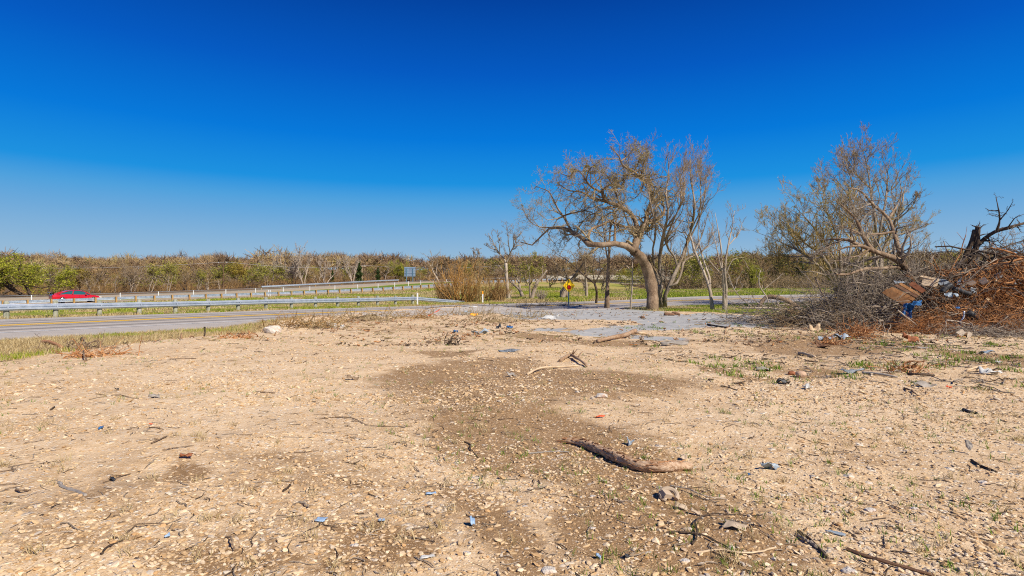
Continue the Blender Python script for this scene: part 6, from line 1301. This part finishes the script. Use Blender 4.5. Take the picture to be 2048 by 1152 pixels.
def twig_litter(n, d0, d1, seed, mat, Lr, rt, p=.6, mask=None, name='twig_debris', xm=1.12):
    X, Y, r = lot_points(n, d0, d1, seed, p, xm); k = in_lot(X, Y) & (fbm(X, Y, 2.2, seed) > .42) & (~on_slab(X, Y) | (r.random(n) < .3))
    if mask is not None: k &= mask(X, Y)
    X, Y = X[k], Y[k]; n = len(X); a = r.uniform(0, 2 * pi, n); L = r.uniform(*Lr, n) * (.4 + .6 * r.random(n)); ps = [np.stack([X, Y, X * 0], 1)]
    for _ in range(4): a = a + r.normal(size=n) * .35; ps.append(ps[-1] + np.stack([np.cos(a), np.sin(a), 0 * a], 1) * (L / 4)[:, None])
    ps = np.stack(ps, 1); rr_ = rt * r.uniform(.5, 1.7, n); ps[..., 2] = H(ps[..., 0], ps[..., 1]) + rr_[:, None] + np.abs(r.normal(size=ps.shape[:2])) * rr_[:, None] * 1.2
    return tag(join_levels([((ps, rr_[:, None] * np.linspace(1, .6, 5)), 4)]).build(name, M[mat], loc=(0, 0, 0)), kind='stuff')
twig_litter(1000, 2.4, 12, 711, 'darkbark', (.04, .22), .0025); twig_litter(1200, 2.4, 14, 712, 'oak', (.04, .26), .003); twig_litter(900, 2.4, 14, 713, 'greybark', (.04, .24), .003); twig_litter(600, 2.4, 14, 714, 'palebark', (.04, .2), .003)
twig_litter(700, 11, 34, 715, 'oak', (.06, .5), .006, .2); twig_litter(500, 11, 34, 716, 'darkbark', (.05, .4), .006, .2)
rightm = lambda X, Y: (X > 3) & (Y > 7.5)
twig_litter(2600, 8, 24, 717, 'brushtwig', (.08, .5), .008, .3, rightm); twig_litter(1800, 8, 24, 718, 'darkbark', (.08, .4), .008, .3, rightm)
slabm = lambda X, Y: (Y > 15) & (X > -14)
twig_litter(2600, 15, 42, 719, 'oaktwig', (.08, .5), .012, .2, slabm); twig_litter(1600, 15, 42, 720, 'log', (.06, .3), .02, .2, slabm)
clump = lambda X, Y: (Y > 14) & (X > -14) & (fbm(X, Y, 1.6, 91, 4) > .56)
twig_litter(5200, 13, 40, 721, 'oak', (.05, .30), .013, .2, clump); twig_litter(3600, 13, 40, 722, 'darkbark', (.05, .25), .013, .2, clump); twig_litter(2200, 13, 40, 723, 'rustbark', (.05, .25), .014, .2, clump)
def blades(name, X, Y, r, hgt, wd, mat, per=5, lean=.5, spread=.02, Zf=None):
    X = np.repeat(X, per) + r.normal(size=len(X) * per) * spread; Y = np.repeat(Y, per) + r.normal(size=len(X)) * spread; n = len(X); Z = (Zf or H)(X, Y); h = hgt * r.uniform(.4, 1.2, n); a = r.uniform(0, 2 * pi, n); w_ = wd * r.uniform(.6, 1.3, n)
    cx, cy = np.cos(a), np.sin(a); ln = lean * h * r.uniform(.2, 1.2, n); b = r.uniform(0, 2 * pi, n); dx, dy = np.cos(b) * ln, np.sin(b) * ln
    V = np.stack([np.stack([X - cx * w_, Y - cy * w_, Z - .01], 1), np.stack([X + cx * w_, Y + cy * w_, Z - .01], 1), np.stack([X + dx * .4 + cx * w_ * .7, Y + dy * .4 + cy * w_ * .7, Z + h * .6], 1), np.stack([X + dx * .4 - cx * w_ * .7, Y + dy * .4 - cy * w_ * .7, Z + h * .6], 1), np.stack([X + dx, Y + dy, Z + h], 1)], 1)
    i = np.arange(n) * 5; q = r.random(n); m = MB(); m.add(V.reshape(-1, 3), np.stack([i, i + 1, i + 2, i + 3], 1), np.stack([i + 3, i + 2, i + 4], 1), rnd=q); return tag(m.build(name, M[mat], loc=(0, 0, 0), rnd=True), kind='stuff')
X, Y, r = lot_points(3400, 2.4, 24, 721, .55); k = in_lot(X, Y) & (fbm(X, Y, 2.5, 71) > .5); blades('grass_sprouts', X[k], Y[k], r, .045, .0028, 'sprout', 6, 1.3, .016)
X, Y, r = lot_points(2600, 8, 24, 722, .3); k = in_lot(X, Y) & (fbm(X, Y, 1.2, 72) > .55) & (X > 3.5); blades('weeds', X[k], Y[k], r, .09, .008, 'sprout', 12, 1.1, .07)
X, Y, r = lot_points(260, 2.6, 12, 723, .7); k = in_lot(X, Y); blades('dry_grass_tufts', X[k], Y[k], r, .07, .0022, 'drygrass', 22, 1.4, .03)
def verge(name, n, xr, yr, cond, seed, mats, h, w_, per=4, spread=.08):
    r = np.random.default_rng(seed); X = r.uniform(*xr, n); Y = yr[0] + (yr[1] - yr[0]) * r.random(n); k = cond(X, Y); X, Y = X[k], Y[k]; g_ = fbm(X, Y, 3.0, 81) + .15 * (r.random(len(X)) - .5)
    for mt, lo, hi in mats:
        q = (g_ > lo) & (g_ <= hi)
        if q.sum(): blades(name, X[q], Y[q], r, h, w_, mt, per, .8, spread)
def roadd(X, Y): return dist_line(X, Y, RA)
verge('verge_grass', 60000, (-24, 0), (8, 30), lambda X, Y: (~in_lot(X, Y, .25)) & (roadd(X, Y) < -7.9) & (np.abs(X) < Y * .95), 731, (('drygrass', 0, .66), ('grassblade', .66, 1)), .11, .006, 5)
verge('verge_grass', 60000, (-40, 4), (20, 62), lambda X, Y: (roadd(X, Y) > 6.9) & (roadd(X, Y) < 15) & (np.abs(X) < Y * .95), 732, (('drygrass', 0, .52), ('grassblade', .52, 1)), .16, .014, 4)
verge('verge_grass', 60000, (0, 34), (22, 56), lambda X, Y: (~in_lot(X, Y, .1)) & (roadd(X, Y) < -7.2) & (np.abs(X) < Y * .95), 733, (('drygrass', 0, .40), ('grassblade', .40, 1)), .14, .012, 4)
verge('verge_grass', 60000, (-60, 0), (45, 100), lambda X, Y: (roadd(X, Y) > 15) & (dist_line(X, Y, R2) < 1) & (np.abs(X) < Y * .95), 734, (('drygrass', 0, .50), ('grassblade', .50, 1)), .22, .03, 3, .2)
verge('verge_grass', 70000, (-5, 75), (55, 100), lambda X, Y: (roadd(X, Y) > 7) & (dist_line(X, Y, R2) < -1) & (np.abs(X) < Y * .95), 735, (('drygrass', 0, .45), ('grassblade', .45, 1)), .25, .03, 3, .2)
